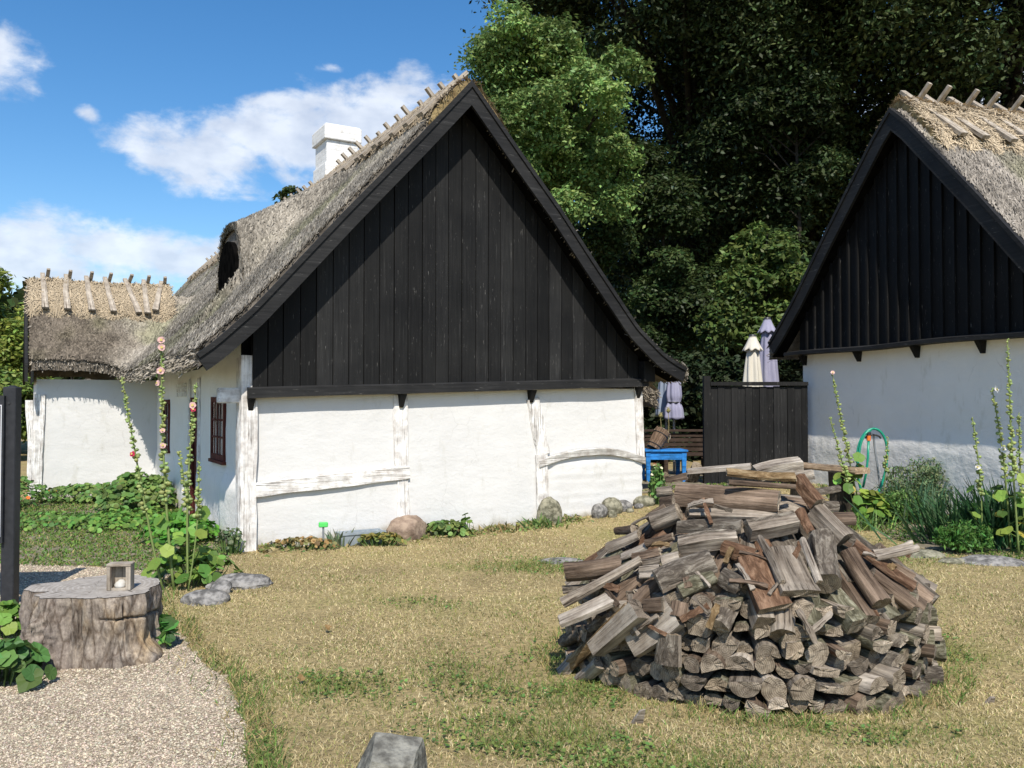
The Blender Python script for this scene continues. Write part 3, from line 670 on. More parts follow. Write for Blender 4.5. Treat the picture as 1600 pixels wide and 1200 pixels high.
# wall plate ends and brackets
for (u, v, z, r) in ((5.50, -.22, 2.28, .085),):
    mb = MB(); mb.tube([(u, v, z), (u, .3, z)], r, 12); mb.build('purlin_end', M['black'], cottage)
mb = MB(); mb.box((5.33, -.2, 1.90), (5.52, .0, 2.18)); mb.build('wall_plate_end', M['black'], cottage)
for u in (.02, 1.79, 3.60, 5.34):
    z = zclad(u) - .05; mb = MB()
    mb.add([(u - .04, -.12, z), (u + .04, -.12, z), (u + .04, .01, z), (u - .04, .01, z), (u - .022, -.05, z - .16), (u + .022, -.05, z - .16), (u + .022, .01, z - .16), (u - .022, .01, z - .16)],
           [(0, 1, 5, 4), (1, 2, 6, 5), (3, 0, 4, 7), (4, 5, 6, 7), (0, 3, 2, 1), (2, 3, 7, 6)]); mb.build('bracket', M['black'], cottage)
# masonry
def brickish(a, z):                                                     # rough patched masonry right of the third post
    m = ss((a - 3.85) / .2) * ss((.88 - z) / .1) * ss((z - .0) / .1)
    r = .5 + .5 * np.sin(z * 2 * PI / .085 + 2.2 * n2(a, z, 2.2, 31)); return m * (.018 * r * n2(a, z, 3, 9) * 1.5 + .012 * n2(a, z, 9, 2) + .012)
mb = MB(); wall(mb, 0, 5.42, -.25, 1.80, 0, .014, .05, seed=3, sc=1.3, extra=brickish)
mb.add([(0, .3, -.25), (5.4, .3, -.25), (5.4, .3, 5.3 - 3.4), (0, .3, 1.9)], [(0, 3, 2, 1)])
mb.build('gable_wall', M['plaster'], cottage, smooth=True)
def flare(a, z): return .05 * ss((.85 - z) / .25) * ss((1.15 - a) / .1) + .03 * ss((.8 - z) / .2)
WIN = (1.10, 1.86, .92, 1.66); DOOR = (2.86, 3.42, .0, 1.68); WIN2 = (5.35, 5.95, .85, 1.64)
mb = MB(); wall(mb, 0, 6.80, -.25, 2.35, 0, .015, .07, (WIN, DOOR, WIN2), 'v', 5, extra=flare)
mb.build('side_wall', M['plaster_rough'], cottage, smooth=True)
mb = MB(); mb.box((5.38, .0, -.2), (5.42, 17.9, 2.1)); mb.box((0.02, 17.88, -.2), (5.38, 17.92, 2.2)); mb.box((0, 9.3, -.2), (.04, 17.9, 2.2)); mb.build('rear_wall', M['plaster'], cottage)
mb = MB(); wall(mb, -1.88, 0.0, -.25, 2.0, 6.765, .016, .06, seed=8)
wall(mb, 6.765, 9.15, -.25, 2.1, -1.88, .012, .12, axis='v', seed=9); mb.build('wing_wall', M['plaster'], cottage, smooth=True)
# wing gable end: boards and bargeboard
mb = MB(); vs = np.linspace(6.45, 9.5, 24); V = [(-1.93, v, 1.95) for v in vs] + [(-1.93, v, max(1.96, float(zwing(v)) - .12)) for v in vs]
mb.add(V, [(i, 24 + i, 25 + i, i + 1) for i in range(23)]); mb.build('wing_gable_boards', M['black'], cottage)
for sd in (-1, 1):
    vs = np.linspace(VR, VR + sd * 1.66, 20); V = []
    for v in vs:
        z = float(zwing(v)) - .04; V += [(-2.06, v, z - .26), (-2.06, v, z + .04), (-2.015, v, z + .04), (-2.015, v, z - .26)]
    mb = MB(); mb.add(V, [(i * 4 + k, i * 4 + (k + 1) % 4, i * 4 + 4 + (k + 1) % 4, i * 4 + 4 + k) for i in range(19) for k in range(4)] + [(0, 3, 2, 1), (76, 77, 78, 79)])
    mb.build('bargeboard', M['barge'], cottage)
# timbers
def timber(name, p, q, w, t, nrm, seed, mat='limewood', amp=.014, bend=0, tap=0):
    mb = MB(); beam(mb, p, q, w, t, nrm, amp, seed, 22, 0, bend, tap); return mb.build(name, M[mat], cottage)
fr = (0, -1, 0); lf = (-1, 0, 0)
timber('corner_post', (-.0, -.015, -.05), (.005, -.015, 2.12), .20, .05, fr, 1)
mb = MB(); mb.box((-.085, -.04, -.05), (.02, .16, 2.1)); mb.build('corner_post', M['limewood'], cottage)
mb = MB(); mb.box((-.31, -.035, 1.60), (-.08, .10, 1.765)); mb.build('tie_beam_end', M['limewood_x'], cottage).modifiers.new('b', 'BEVEL').width = .015
timber('wall_post', (1.83, -.005, .22), (1.79, -.005, 1.70), .17, .022, fr, 3, amp=.02)
timber('wall_post', (3.80, -.01, .16), (3.77, -.01, .93), .19, .035, fr, 4, 'greywood_x' if False else 'limewood', amp=.02)
timber('wall_post', (3.80, -.005, .93), (3.64, -.005, 1.66), .20, .03, fr, 5, amp=.025)
timber('end_post', (5.40, -.01, .85), (5.36, -.01, 1.86), .12, .04, fr, 6, amp=.012)
timber('lower_rail', (-.02, -.01, .645), (1.90, -.005, .775), .175, .04, fr, 7, 'limewood_x', .012)
timber('curved_rail', (3.72, -.01, .80), (5.46, -.01, .80), .11, .05, fr, 8, 'greywood_x', .014, -.14 if False else .14)
timber('wing_post', (-1.87, 6.75, -.05), (-1.83, 6.75, 1.75), .17, .03, fr, 9, amp=.016)
timber('wing_post', (-1.885, 6.84, -.05), (-1.93, 6.84, 1.65), .14, .10, lf, 10, amp=.016)
timber('door_post', (-.005, 2.78, .0), (-.005, 2.78, 1.95), .13, .02, lf, 11, amp=.01)
timber('door_post', (-.005, 3.52, .0), (-.005, 3.52, 1.95), .13, .02, lf, 12, amp=.01)
mb = MB(); wl = [(3.75, 1.72), (4.65, 1.72)]
for k in range(3): mb.box((-.03, 3.80, 1.70 + k * .07), (-.006, 4.6, 1.755 + k * .07))
mb.build('vent_slats', M['limewood_x'], cottage)
# window, small window, door
def window(h, nx, nz, name='window', curtain=.62):
    v0, v1, z0, z1 = h; x = -.028; mb = MB(); f = .05
    mb.box((x, v0 - .02, z0 - .02), (x + .03, v0 + f, z1 + .02)); mb.box((x, v1 - f, z0 - .02), (x + .03, v1 + .02, z1 + .02))
    mb.box((x + .002, v0 + f, z0 - .018), (x + .03, v1 - f, z0 + f)); mb.box((x + .002, v0 + f, z1 - f), (x + .03, v1 - f, z1 + .018))
    mb.box((x - .02, v0 - .05, z0 - .06), (x + .03, v1 + .05, z0 - .021))
    W = (v1 - v0 - 2 * f); Hh = z1 - z0 - 2 * f
    for i in range(1, nx): mb.box((x + .001, v0 + f + W * i / nx - (.026 if i == nx // 2 else .010), z0 + f), (x + .012, v0 + f + W * i / nx + (.026 if i == nx // 2 else .010), z1 - f))
    for k in range(1, nz): mb.box((x + .003, v0 + f, z0 + f + Hh * k / nz - .012), (x + .0115, v1 - f, z0 + f + Hh * k / nz + .012))
    wo = mb.build(name, M['redwood'], cottage)
    mb = MB(); mb.box((x + .0125, v0 + f, z0 + f), (x + .0155, v1 - f, z1 - f)); g = mb.build('pane', M['winglass'], wo)
    vs = np.linspace(v0 + f, v1 - f, 60); mb = MB(); zt = z0 + f + Hh * curtain
    V = [(x + .030 + .006 * math.sin(v * 75), v, z0 + .02) for v in vs] + [(x + .030 + .006 * math.sin(v * 75), v, zt) for v in vs]
    mb.add(V, [(i, 60 + i, 61 + i, i + 1) for i in range(59)]); mb.build('curtain', M['curtain'], wo)
    mb = MB(); mb.box((x + .24, v0 - .3, z0 - .3), (x + .26, v1 + .3, z1 + .3)); mb.build('room_shade_panel', M['dark'], wo)  # near-black panel standing in for the unlit room
    return wo
t = NT('clear_glass'); gl = t.n('ShaderNodeBsdfGlossy'); gl.inputs['Roughness'].default_value = .02; tr = t.n('ShaderNodeBsdfTransparent'); mx = t.n('ShaderNodeMixShader'); mx.inputs[0].default_value = .22
t.l(tr.outputs[0], mx.inputs[1]); t.l(gl.outputs[0], mx.inputs[2]); t.l(mx.outputs[0], t.t.nodes['Material Output'].inputs['Surface']); M['winglass'] = t.m
window(WIN, 4, 3); window(WIN2, 2, 3)
mb = MB()
for k in range(4): mb.box((.03 + .006 * (k % 2), 2.86 + .14 * k, .0), (.06, 2.86 + .14 * k + .136, 1.68))
do = mb.build('door', M['redwood'], cottage)
mb = MB(); mb.box((-.015, 2.86, 0), (.029, 2.92, 1.68)); mb.box((-.015, 3.36, 0), (.029, 3.42, 1.68)); mb.box((-.015, 2.92, 1.61), (.029, 3.36, 1.68)); mb.build('frame', M['redwood'], do)
mb = MB(); mb.tube([(.03, 2.98, .85), (-.03, 2.98, .85), (-.03, 3.06, .85)], .010, 6); mb.build('handle', M['darkmetal'], do)
# chimney
mb = MB(); cu0, cu1, cv0, cv1 = 2.36, 2.92, 4.62, 5.26
mb.box((cu0, cv0, 4.9), (cu1, cv1, 6.10)); mb.box((cu0 - .03, cv0 - .03, 4.88), (cu1 + .03, cv1 + .03, 5.70))
mb.box((cu0 - .05, cv0 - .05, 6.10), (cu1 + .05, cv1 + .05, 6.34)); mb.box((cu0 - .03, cv0 - .03, 6.34), (cu1 + .03, cv1 + .03, 6.37))
ch = mb.build('chimney', M['brick'], cottage); bv = ch.modifiers.new('soft', 'BEVEL'); bv.width = .015; bv.segments = 2
# little thatched eave behind the right corner
mb = MB()
def zlean(u, v): return 2.17 - .25 * (np.asarray(u, float) - 5.95) - .25 * np.clip(np.asarray(u, float) - 6.7, 0, 1) + 0 * np.asarray(v)
lean = Roof(zlean, lambda u, v: np.minimum(np.minimum(u - 5.85, 7.05 - u), np.minimum(v - 1.6, 3.4 - v)), (5.8, 7.1, 1.5, 3.5), .06, .27); lean.bed(mb)
lean.strands(mb, 6000, (5.85, 7.05, 1.6, 2.6), (.05, .12), .009, (.12, .4), (1, .86, .66)); lean.fringe(mb, 3500, (.12, .42), (1, .86, .66), down=.3)
mb.build('rear_eave', [M['thatch'], M['strand']], cottage)

# ---- the second house, seen at its oblique gable
B2 = math.radians(-72.5); RP = np.array([5.3275, 12.0])
def rw(u, v, z=0.): return np.array([RP[0] + u * math.cos(B2) - v * math.sin(B2), RP[1] + u * math.sin(B2) + v * math.cos(B2), z])
barn = empty('thatched_barn', (RP[0], RP[1], 0), B2, 'shaded white house with black plank gable and staked straw ridge, behind the green hose', 'house')
def zb1(u):
    w = np.abs(np.asarray(u, float)) / 2.93
    return np.interp(w, [0, .03, .08, .5, .75, .9, 1.0, 1.3], [5.68, 5.65, 5.52, 4.18, 3.34, 2.90, 2.63, 1.92])
_b = np.linspace(-4, 4, 801); _bz = np.convolve(np.pad(zb1(_b), 15, mode='edge'), np.hanning(31) / np.hanning(31).sum(), 'valid')
def zbarn(u, v=0): return np.interp(u, _b, _bz) + 0 * np.asarray(v)
broof = Roof(lambda u, v: zbarn(u, v) + .02 * np.sin(np.asarray(v) * 1.3), lambda u, v: np.minimum(2.98 - np.abs(u), np.minimum(v + .02, 10 - v)), (-3.1, 3.1, -.1, 10.1), .07, .26)
mb = MB(); broof.bed(mb)
hb = (1, .89, .76)
broof.strands(mb, 75000, (0, 3.0, 0, 4.5), (.04, .11), .009, (.12, .46), hb, jit=.7, lift=.04)
broof.strands(mb, 12000, (-3.0, 0, 0, .6), (.1, .2), .011, (.10, .32), hb)
broof.fringe(mb, 700, (.14, .40), hb, pred=lambda u, v: (u < -2.8), down=.25)
mb.build('thatch_roof', [M['thatch'], M['strand']], barn)
def slope_barn(d): return d * .69, zbarn(d * .69) - 5.68
straw_cap(barn, 'ridge_straw', 'v', lambda v: 5.66 + 0 * np.asarray(v), slope_barn, 1.15, .10, 8, .15, 52000, 12, (.30, .70))
for k in range(9):
    v = .34 + k * .42 + rs.uniform(-.05, .05)
    for sd in (1, -1):
        lo = np.array([sd * .78, v + .05 * sd + .04, float(zbarn(.78)) + .25]); top = np.array([0, v - .09 * sd, 5.91]); hi = top + unit(top - lo) * (.16 if sd > 0 else .24)
        stake(barn, lo + (lo - top) * rs.uniform(0, .1), hi, (0, 1, 0), 60 + k + sd, .13 if sd > 0 else .08, .05)
GV = .22                                                              # gable wall stands this far behind the bargeboards
mb = MB(); edges = [-2.40]
while edges[-1] < 2.1: edges.append(edges[-1] + .205)
for k in range(len(edges) - 1):
    a, b = edges[k], edges[k + 1]; y = GV - .03
    za, zb_ = float(zbarn(a)) - .18, float(zbarn(b)) - .18
    if a < 0 < b: za = zb_ = max(za, zb_)
    V = [(a, y, 2.44), (b, y, 2.44), (b, y, zb_), (a, y, za)]; mb.add(V, [(0, 1, 2, 3)])
    w = .022; zc = float(zbarn(b)) - .2                                     # cover batten over the joint
    mb.add([(b - w, y - .035, 2.44), (b + w, y - .035, 2.44), (b + w, y - .035, zc), (b - w, y - .035, zc), (b - w, y + .01, 2.44), (b + w, y + .01, 2.44), (b + w, y + .01, zc), (b - w, y + .01, zc)],
           [(0, 1, 2, 3), (4, 0, 3, 7), (1, 5, 6, 2), (3, 2, 6, 7)])
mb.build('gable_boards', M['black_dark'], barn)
mb = MB(); us = np.linspace(-2.56, 2.6, 24); V = []
for u in us:
    z = 2.44 + .010 * math.sin(u * 2.2); V += [(u, GV - .235, z - .055), (u, GV - .235, z - .005), (u, GV - .02, z + .03), (u, GV + .02, z - .055)]
mb.add(V, [(i * 4 + k, i * 4 + 4 + k, i * 4 + 4 + (k + 1) % 4, i * 4 + (k + 1) % 4) for i in range(23) for k in range(4)] + [(0, 1, 2, 3), (95, 94, 93, 92)])
mb.build('gable_sill_board', M['barge'], barn)
def zbb(u):
    w = np.abs(np.asarray(u, float)); return np.where(w < .35, 5.70 + (zbarn(.35) - .01 - 5.70) * w / .35, zbarn(u) - .01)
for sd in (-1, 1):
    us = np.concatenate([np.linspace(0, sd * .34, 5), np.linspace(sd * .36, sd * 2.95, 32)]); mb = MB()
    barge_strip(mb, us, zbb, .215, -.045, 0.); barge_strip(mb, us, zbb, .05, -.065, .03, .03)
    mb.build('bargeboard', M['barge'], barn)
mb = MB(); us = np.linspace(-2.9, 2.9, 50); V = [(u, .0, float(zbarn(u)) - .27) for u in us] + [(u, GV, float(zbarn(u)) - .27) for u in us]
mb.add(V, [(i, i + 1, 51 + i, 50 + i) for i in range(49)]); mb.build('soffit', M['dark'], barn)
for u in (-2.28, -.97, .2, 1.3):
    mb = MB(); z = 2.385
    mb.add([(u - .04, GV - .13, z), (u + .04, GV - .13, z), (u + .04, GV + .01, z), (u - .04, GV + .01, z), (u - .02, GV - .05, z - .16), (u + .02, GV - .05, z - .16), (u + .02, GV + .01, z - .16), (u - .02, GV + .01, z - .16)],
           [(0, 1, 5, 4), (1, 2, 6, 5), (3, 0, 4, 7), (4, 5, 6, 7), (0, 3, 2, 1), (2, 3, 7, 6)]); mb.build('bracket', M['black'], barn)
def barnrough(a, z): return .011 * n2(a, z, 11, 44, 4) * ss((1.35 - z) / .3) + .006 * n2(a, z, 5, 12) + .03 * ss((1.25 - z) / .35)
mb = MB(); wall(mb, -2.36, 2.6, -.1, 2.45, GV, .006, .04, seed=21, extra=barnrough); wall(mb, GV, 9.8, -.1, 2.6, -2.36, .01, .12, axis='v', seed=23)
mb.box((2.56, GV, 0), (2.6, 9.8, 2.6)); mb.box((-2.0, 9.75, 0), (2.5, 9.8, 2.6))
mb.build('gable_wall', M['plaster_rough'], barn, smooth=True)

# ------------------------------------------------------------------ the round woodpile, every log an object
PCX, PCY, PRX, PRY = 1.46, 5.45, 1.10, 1.0
PR_R = [0, .30, .42, .56, .78, .94, 1.0, 1.03]; PR_Z = [1.19, 1.15, 1.04, .89, .72, .59, .47, 0]
def pile_z(x, y):
    r = np.hypot((x - PCX) / PRX, (y - PCY) / PRY); return np.interp(r, PR_R, PR_Z, right=-1)
def pile_hit(u, v):
    d = ray(u, v); ts = np.arange(3.6, 8, .004); P = CAM + ts[:, None] * d
    k = np.where(P[:, 2] < pile_z(P[:, 0], P[:, 1]))[0]
    if len(k): return P[k[0]]
    return None
def pile_nrm(p):
    e = .03; gx = (pile_z(p[0] + e, p[1]) - pile_z(p[0] - e, p[1])) / (2 * e); gy = (pile_z(p[0], p[1] + e) - pile_z(p[0], p[1] - e)) / (2 * e)
    g = np.array([-gx, -gy, 1.0]); g[:2] = np.clip(g[:2], -3, 3); return unit(g)
def section(kind, r, rg, n=18):
    a = np.arange(n) * 2 * PI / n
    if kind == 'round': R = np.ones(n)
    elif kind == 'half':                                            # flat below or above, rounded other side
        y = np.cos(a); z = np.sin(a); z = np.where(z < 0, z * .12, z * 1.05); return np.stack([y * 1.18, z - .4], -1) * r
    elif kind == 'wedge':
        pts = np.array([(-1.0, -.55), (1.0, -.55), (.95, .05), (.55, .62), (-.05, .92), (-.55, .7), (-.9, .1)]) * [1.0, 1.0]
        return resample(pts * r * 1.05, n)
    elif kind == 'quarter':
        pts = np.array([(-.85, -.8), (.2, -.95), (.85, -.5), (1.02, .15), (.75, .8), (-.7, .75)]); return resample(pts * r * 1.05, n)
    elif kind == 'slab':
        pts = np.array([(-1.45, -.35), (1.4, -.45), (1.5, .2), (.6, .42), (-1.3, .42)]); return resample(pts * r, n)
    R = 1 + .10 * rg.normal(size=n) * .5 + .08 * np.cos(2 * a + rg.uniform(0, 6))
    return np.stack([np.cos(a) * R, np.sin(a) * R], -1) * r
def resample(p, n):
    q = np.concatenate([p, p[:1]]); d = np.linalg.norm(np.diff(q, axis=0), axis=1); c = np.concatenate([[0], np.cumsum(d)])
    s = np.linspace(0, c[-1], n, endpoint=False)
    s = np.sort(np.concatenate([c[:-1], s[:n - len(p)] + .5 * c[-1] / n]))
    return np.stack([np.interp(s, c, q[:, 0]), np.interp(s, c, q[:, 1])], -1)
def log_mesh(L, r, kind, seed, bark=False, bend=0., rough=1.0):
    rg = np.random.default_rng(seed); n = 18; m = max(6, int(L / .05)); S = section(kind, r, rg, n)
    xs = np.linspace(-L / 2, L / 2, m); V = np.zeros((m, n, 3))
    tap = rg.uniform(-.12, .12); k0 = rg.uniform(0, 50)
    by, bz = rg.normal(size=2) * .02 * L
    for i, x in enumerate(xs):
        t = x / L; sc = 1 + tap * t * 2
        c = np.stack([S[:, 0] * 9 + k0, S[:, 1] * 9, np.full(n, x * 3.2)], -1)
        d = (fbm(c * 1.0, seed % 17, 3) - .5) * (.10 if not bark else .24) * rough
        if bark:
            c2 = np.stack([S[:, 0] * 30 + k0, S[:, 1] * 30, np.full(n, x * 9)], -1); d += (fbm(c2, 3, 2) - .5) * .42
        q = S * (sc * (1 + d)[:, None])
        bnd = (t * t * 4 - .33)
        V[i, :, 0] = x + (rg.normal(size=n) * .002 if i in (0, m - 1) else 0) + (.008 * (fbm(c * .6, 5, 2) - .5) * 2 if i in (0, m - 1) else 0)
        V[i, :, 1] = q[:, 0] + by * bnd; V[i, :, 2] = q[:, 1] + bz * bnd + bend * bnd
    mb = MB(); idx = np.arange(m * n).reshape(m, n)
    q = np.stack([idx[:-1, :], np.roll(idx, -1, 1)[:-1], np.roll(idx, -1, 1)[1:], idx[1:, :]], -1).reshape(-1, 4)
    sz_ = (S[:, 1] + np.roll(S[:, 1], -1)) / 2; sy_ = (S[:, 0] + np.roll(S[:, 0], -1)) / 2
    bk = {'half': sz_ > -.2 * r, 'wedge': sz_ > .35 * r, 'quarter': sy_ > .45 * r}.get(kind, np.zeros(n, bool)) & (rg.random() < .55)
    bk = np.tile(bk, m - 1); V2 = V.reshape(-1, 3); mb.add(V2, q[~bk] if (~bk).any() else q, 0)
    if bk.any(): mb.f.append((q[bk], 2))
    for e, row in ((0, V[0]), (1, V[-1])):                              # end faces with a ring inside, a little uneven
        c = row.mean(0); mid = c + (row - c) * .55; mid[:, 0] += rg.normal(size=n) * .004
        W = np.concatenate([row, mid, [c + [rg.normal() * .004, 0, 0]]]); F = []
        for i in range(n):
            j = (i + 1) % n; a = [(i, j, n + j, n + i), (n + i, n + j, 2 * n)]
            for f in a: F.append(f[::-1] if e == 0 else f)
        if e == 0: F = [f[::-1] for f in F]
        F = [tuple(f) for f in F]
        if e == 1: F = [f[::-1] if False else f for f in F]
        else: F = [f[::-1] for f in F]
        mb.add(W, F, 1)
    return mb
NLOG = [0]; LOGS = []
def seed_bark(s, mat):
    if s < 1000: return 'log_bark' if mat == 'log_grey' else mat
    return {'log_grey': ['log_bark', 'log_moss', 'log_bark'], 'log_brown': ['log_rot', 'log_brown', 'log_bark']}.get(mat, [mat] * 3)[s % 3]
def put_log(c, axis, up, L, r, kind, mat, label, end='log_end', roll=0., group='logs of the round woodpile', seed=None):
    seed = seed if seed is not None else 1000 + NLOG[0]; NLOG[0] += 1
    o = log_mesh(L, r, kind, seed, mat in ('log_rot', 'log_rot2', 'log_bark', 'log_moss'), rough=1.0).build('firewood_log', [M[mat], M[end], M[seed_bark(seed, mat)]], None, sharp=48)
    x = unit(axis); y = unit(np.cross(up, x)); z = np.cross(x, y)
    m = Matrix(((x[0], y[0], z[0], c[0]), (x[1], y[1], z[1], c[1]), (x[2], y[2], z[2], c[2]), (0, 0, 0, 1))) @ Matrix.Rotation(roll, 4, 'X')
    o.matrix_world = m; tag(o, label, 'log', group); LOGS.append(o); return o
PS = .3875
# logs that stand out, from their place in the heap: two ends, thickness, cut, wood, words
HERO = [
 (560, 118, 815, 98, 62, 'slab', 'log_pale', 'pale bleached slab lying flat on top of the woodpile, before the black fence', .05),
 (815, 118, 1000, 80, 74, 'quarter', 'log_pale', 'broad pale split log tipping up on top of the woodpile, towards the plank bench', .04),
 (920, 132, 1050, 108, 46, 'wedge', 'log_pale', 'short pale wedge beside the broad pale log on top of the woodpile', .02),
 (515, 200, 925, 228, 112, 'half', 'log_brown', 'biggest log of the heap, a brown half trunk across the top with sawn end', .06),
 (560, 262, 915, 272, 46, 'slab', 'log_grey', 'long grey slab directly under the biggest brown half trunk', .01),
 (700, 146, 975, 166, 44, 'slab', 'log_rot2', 'crumbling ochre rotten slab on top of the biggest brown half trunk', .10),
 (705, 180, 972, 198, 30, 'round', 'log_brown', 'thin dark curved branch under the crumbling ochre slab near the top', .09),
 (965, 150, 1050, 255, 62, 'quarter', 'log_rot', 'orange brown rotten chunk leaning down at the right end of the biggest trunk', .08),
 (515, 322, 775, 318, 66, 'half', 'log_grey', 'grey half log lying level just below the biggest brown trunk', .03),
 (520, 402, 755, 368, 84, 'quarter', 'log_grey', 'thick grey split log tilted up to the right, second below the biggest brown trunk', .03),
 (795, 345, 985, 308, 90, 'quarter', 'log_grey', 'short thick grey split log with a dark left end, right of centre below the top', .04),
 (995, 272, 1042, 362, 42, 'wedge', 'log_rot', 'narrow reddish brown splinter leaning between two grey logs right of centre', .05),
 (1055, 262, 1175, 385, 88, 'quarter', 'log_grey', 'smooth grey split log sloping down to the right below the orange brown chunk', .04),
 (425, 312, 530, 272, 86, 'round', 'log_grey', 'round log with dark sawn end turned left, high on the heap\'s left shoulder', .04),
 (400, 300, 475, 252, 60, 'round', 'log_brown', 'short round log behind the dark ended round log on the left shoulder', .02),
 (462, 236, 520, 232, 74, 'round', 'log_brown', 'stubby brown round log left of the biggest trunk, near the top left', .03),
 (438, 190, 500, 186, 52, 'round', 'log_grey', 'small round log at the very left of the upper heap, below the blue table', .03),
 (480, 152, 565, 135, 36, 'wedge', 'log_brown', 'thin dark brown split stick poking left at the top left of the heap', .05),
 (278, 345, 350, 338, 44, 'wedge', 'log_brown', 'short pale ended wedge sticking out of the left slope, uppermost there', .03),
 (238, 412, 365, 358, 62, 'half', 'log_grey', 'grey half log lying down the left slope under the short pale ended wedge', .03),
 (290, 448, 392, 402, 44, 'slab', 'log_pale', 'pale thin slab on the left slope beside the grey half log', .02),
 (392, 404, 502, 376, 38, 'round', 'log_brown', 'small brown branch lying level left of the tilted thick grey log', .04),
 (340, 455, 452, 432, 42, 'round', 'log_brown', 'short brown log in the left slope, above three short stacked sticks', .03),
 (370, 478, 452, 462, 34, 'wedge', 'log_grey', 'uppermost of three short sticks stacked in the left slope', .03),
 (368, 502, 450, 492, 32, 'wedge', 'log_pale', 'middle one of three short sticks stacked in the left slope', .03),
 (366, 530, 446, 522, 26, 'slab', 'log_pale', 'lowest and palest of three short sticks stacked in the left slope', .03),
 (450, 465, 520, 440, 62, 'wedge', 'log_pale', 'pale stubby wedge standing right of the three short stacked sticks', .02),
 (68, 528, 292, 495, 88, 'round', 'log_brown', 'stout brown round log jutting out at the left edge with a rotten orange end', .05),
 (60, 660, 372, 488, 44, 'round', 'log_grey', 'long slender grey branch sloping down across the left side under the stout round log', .06),
 (55, 580, 210, 560, 40, 'wedge', 'log_grey', 'grey wedge under the stout brown round log on the left edge', .02),
 (50, 722, 262, 625, 76, 'slab', 'log_pale', 'wide pale grey slab sloping on the left side below the slender branch', .05),
 (62, 782, 250, 690, 62, 'round', 'log_bark', 'dark bark covered log below the wide pale slab on the left side', .02),
 (100, 872, 332, 650, 60, 'round', 'log_rot2', 'long ochre rotten log running down the left front to the grass', .05),
 (215, 812, 395, 655, 100, 'quarter', 'log_pale', 'big pale squared log pointing down at the viewer on the left front', .09),
 (435, 555, 655, 470, 118, 'half', 'log_grey', 'very thick grey half log with lichened end in the middle of the left front', .07),
 (520, 590, 660, 525, 74, 'round', 'log_moss', 'mossy brown log tucked under the very thick grey half log', .03),
 (330, 800, 505, 660, 128, 'slab', 'log_pale', 'wide pale curved split log beside the big squared log on the left front', .03),
 (476, 868, 486, 745, 112, 'half', 'log_grey', 'grey half log with a rounded dark end low in the left front', .04),
 (395, 645, 470, 640, 72, 'quarter', 'log_brown', 'short block with a cracked end between the squared log and the centre', .05),
 (515, 680, 525, 620, 76, 'half', 'log_brown', 'upright brown split block beside the short cracked block', .03),
 (800, 452, 900, 662, 128, 'slab', 'log_rot', 'wide red brown rotten bark slab sloping down in the centre front', .05),
 (700, 400, 830, 440, 80, 'wedge', 'log_rot', 'red brown crumbled wedge just above the wide rotten bark slab', .02),
 (690, 520, 770, 560, 90, 'half', 'log_bark', 'arched bark half log left of the wide rotten bark slab', .03),
 (918, 425, 1000, 605, 150, 'slab', 'log_grey', 'broad grey flat log with a dark lower end sloping at the right of centre', .05),
 (838, 392, 930, 575, 36, 'wedge', 'log_grey', 'narrow grey strip along the left side of the broad grey flat log', .08),
 (1000, 400, 1068, 575, 32, 'wedge', 'log_pale', 'narrow pale strip along the right side of the broad grey flat log', .08),
 (1085, 385, 1115, 560, 132, 'round', 'log_bark', 'thick log of deeply furrowed bark sloping right of the broad grey flat log', .04),
 (1185, 430, 1320, 640, 84, 'round', 'log_brown', 'round brown log sloping down right beyond the furrowed bark log', .04),
 (1195, 372, 1300, 432, 52, 'half', 'log_grey', 'grey half log on the right shoulder above the sloping round brown log', .04),
 (1205, 402, 1445, 580, 64, 'slab', 'log_rot', 'long reddish rotten board sloping down the right shoulder', .05),
 (1275, 520, 1440, 640, 78, 'round', 'log_brown', 'dark split log below the long reddish rotten board on the right', .04),
 (1330, 470, 1450, 540, 44, 'wedge', 'log_brown', 'thin brown wedge lying above the dark split log on the right', .04),
 (1290, 470, 1458, 430, 30, 'round', 'log_pale', 'pale round stick pointing out of the right side of the heap', .06),
 (1285, 448, 1440, 410, 26, 'wedge', 'log_pale', 'pale flat stick just above the pale round stick on the right', .05),
 (1105, 292, 1212, 290, 62, 'half', 'log_brown', 'brown half log lying level on the upper right, below the plank bench', .03),
 (1045, 196, 1142, 182, 34, 'half', 'log_grey', 'short grey branch end pointing right under the plank bench', .05),
 (1060, 236, 1150, 238, 52, 'wedge', 'log_grey', 'grey wedge under the short grey branch end on the upper right', .02),
 (50, 920, 108, 850, 52, 'quarter', 'log_pale', 'squared log with a sawn end lying out on the grass at the left corner', .03),
 (120, 940, 205, 868, 62, 'wedge', 'log_pale', 'pale wedge log next to the squared log at the left corner', .03),
]
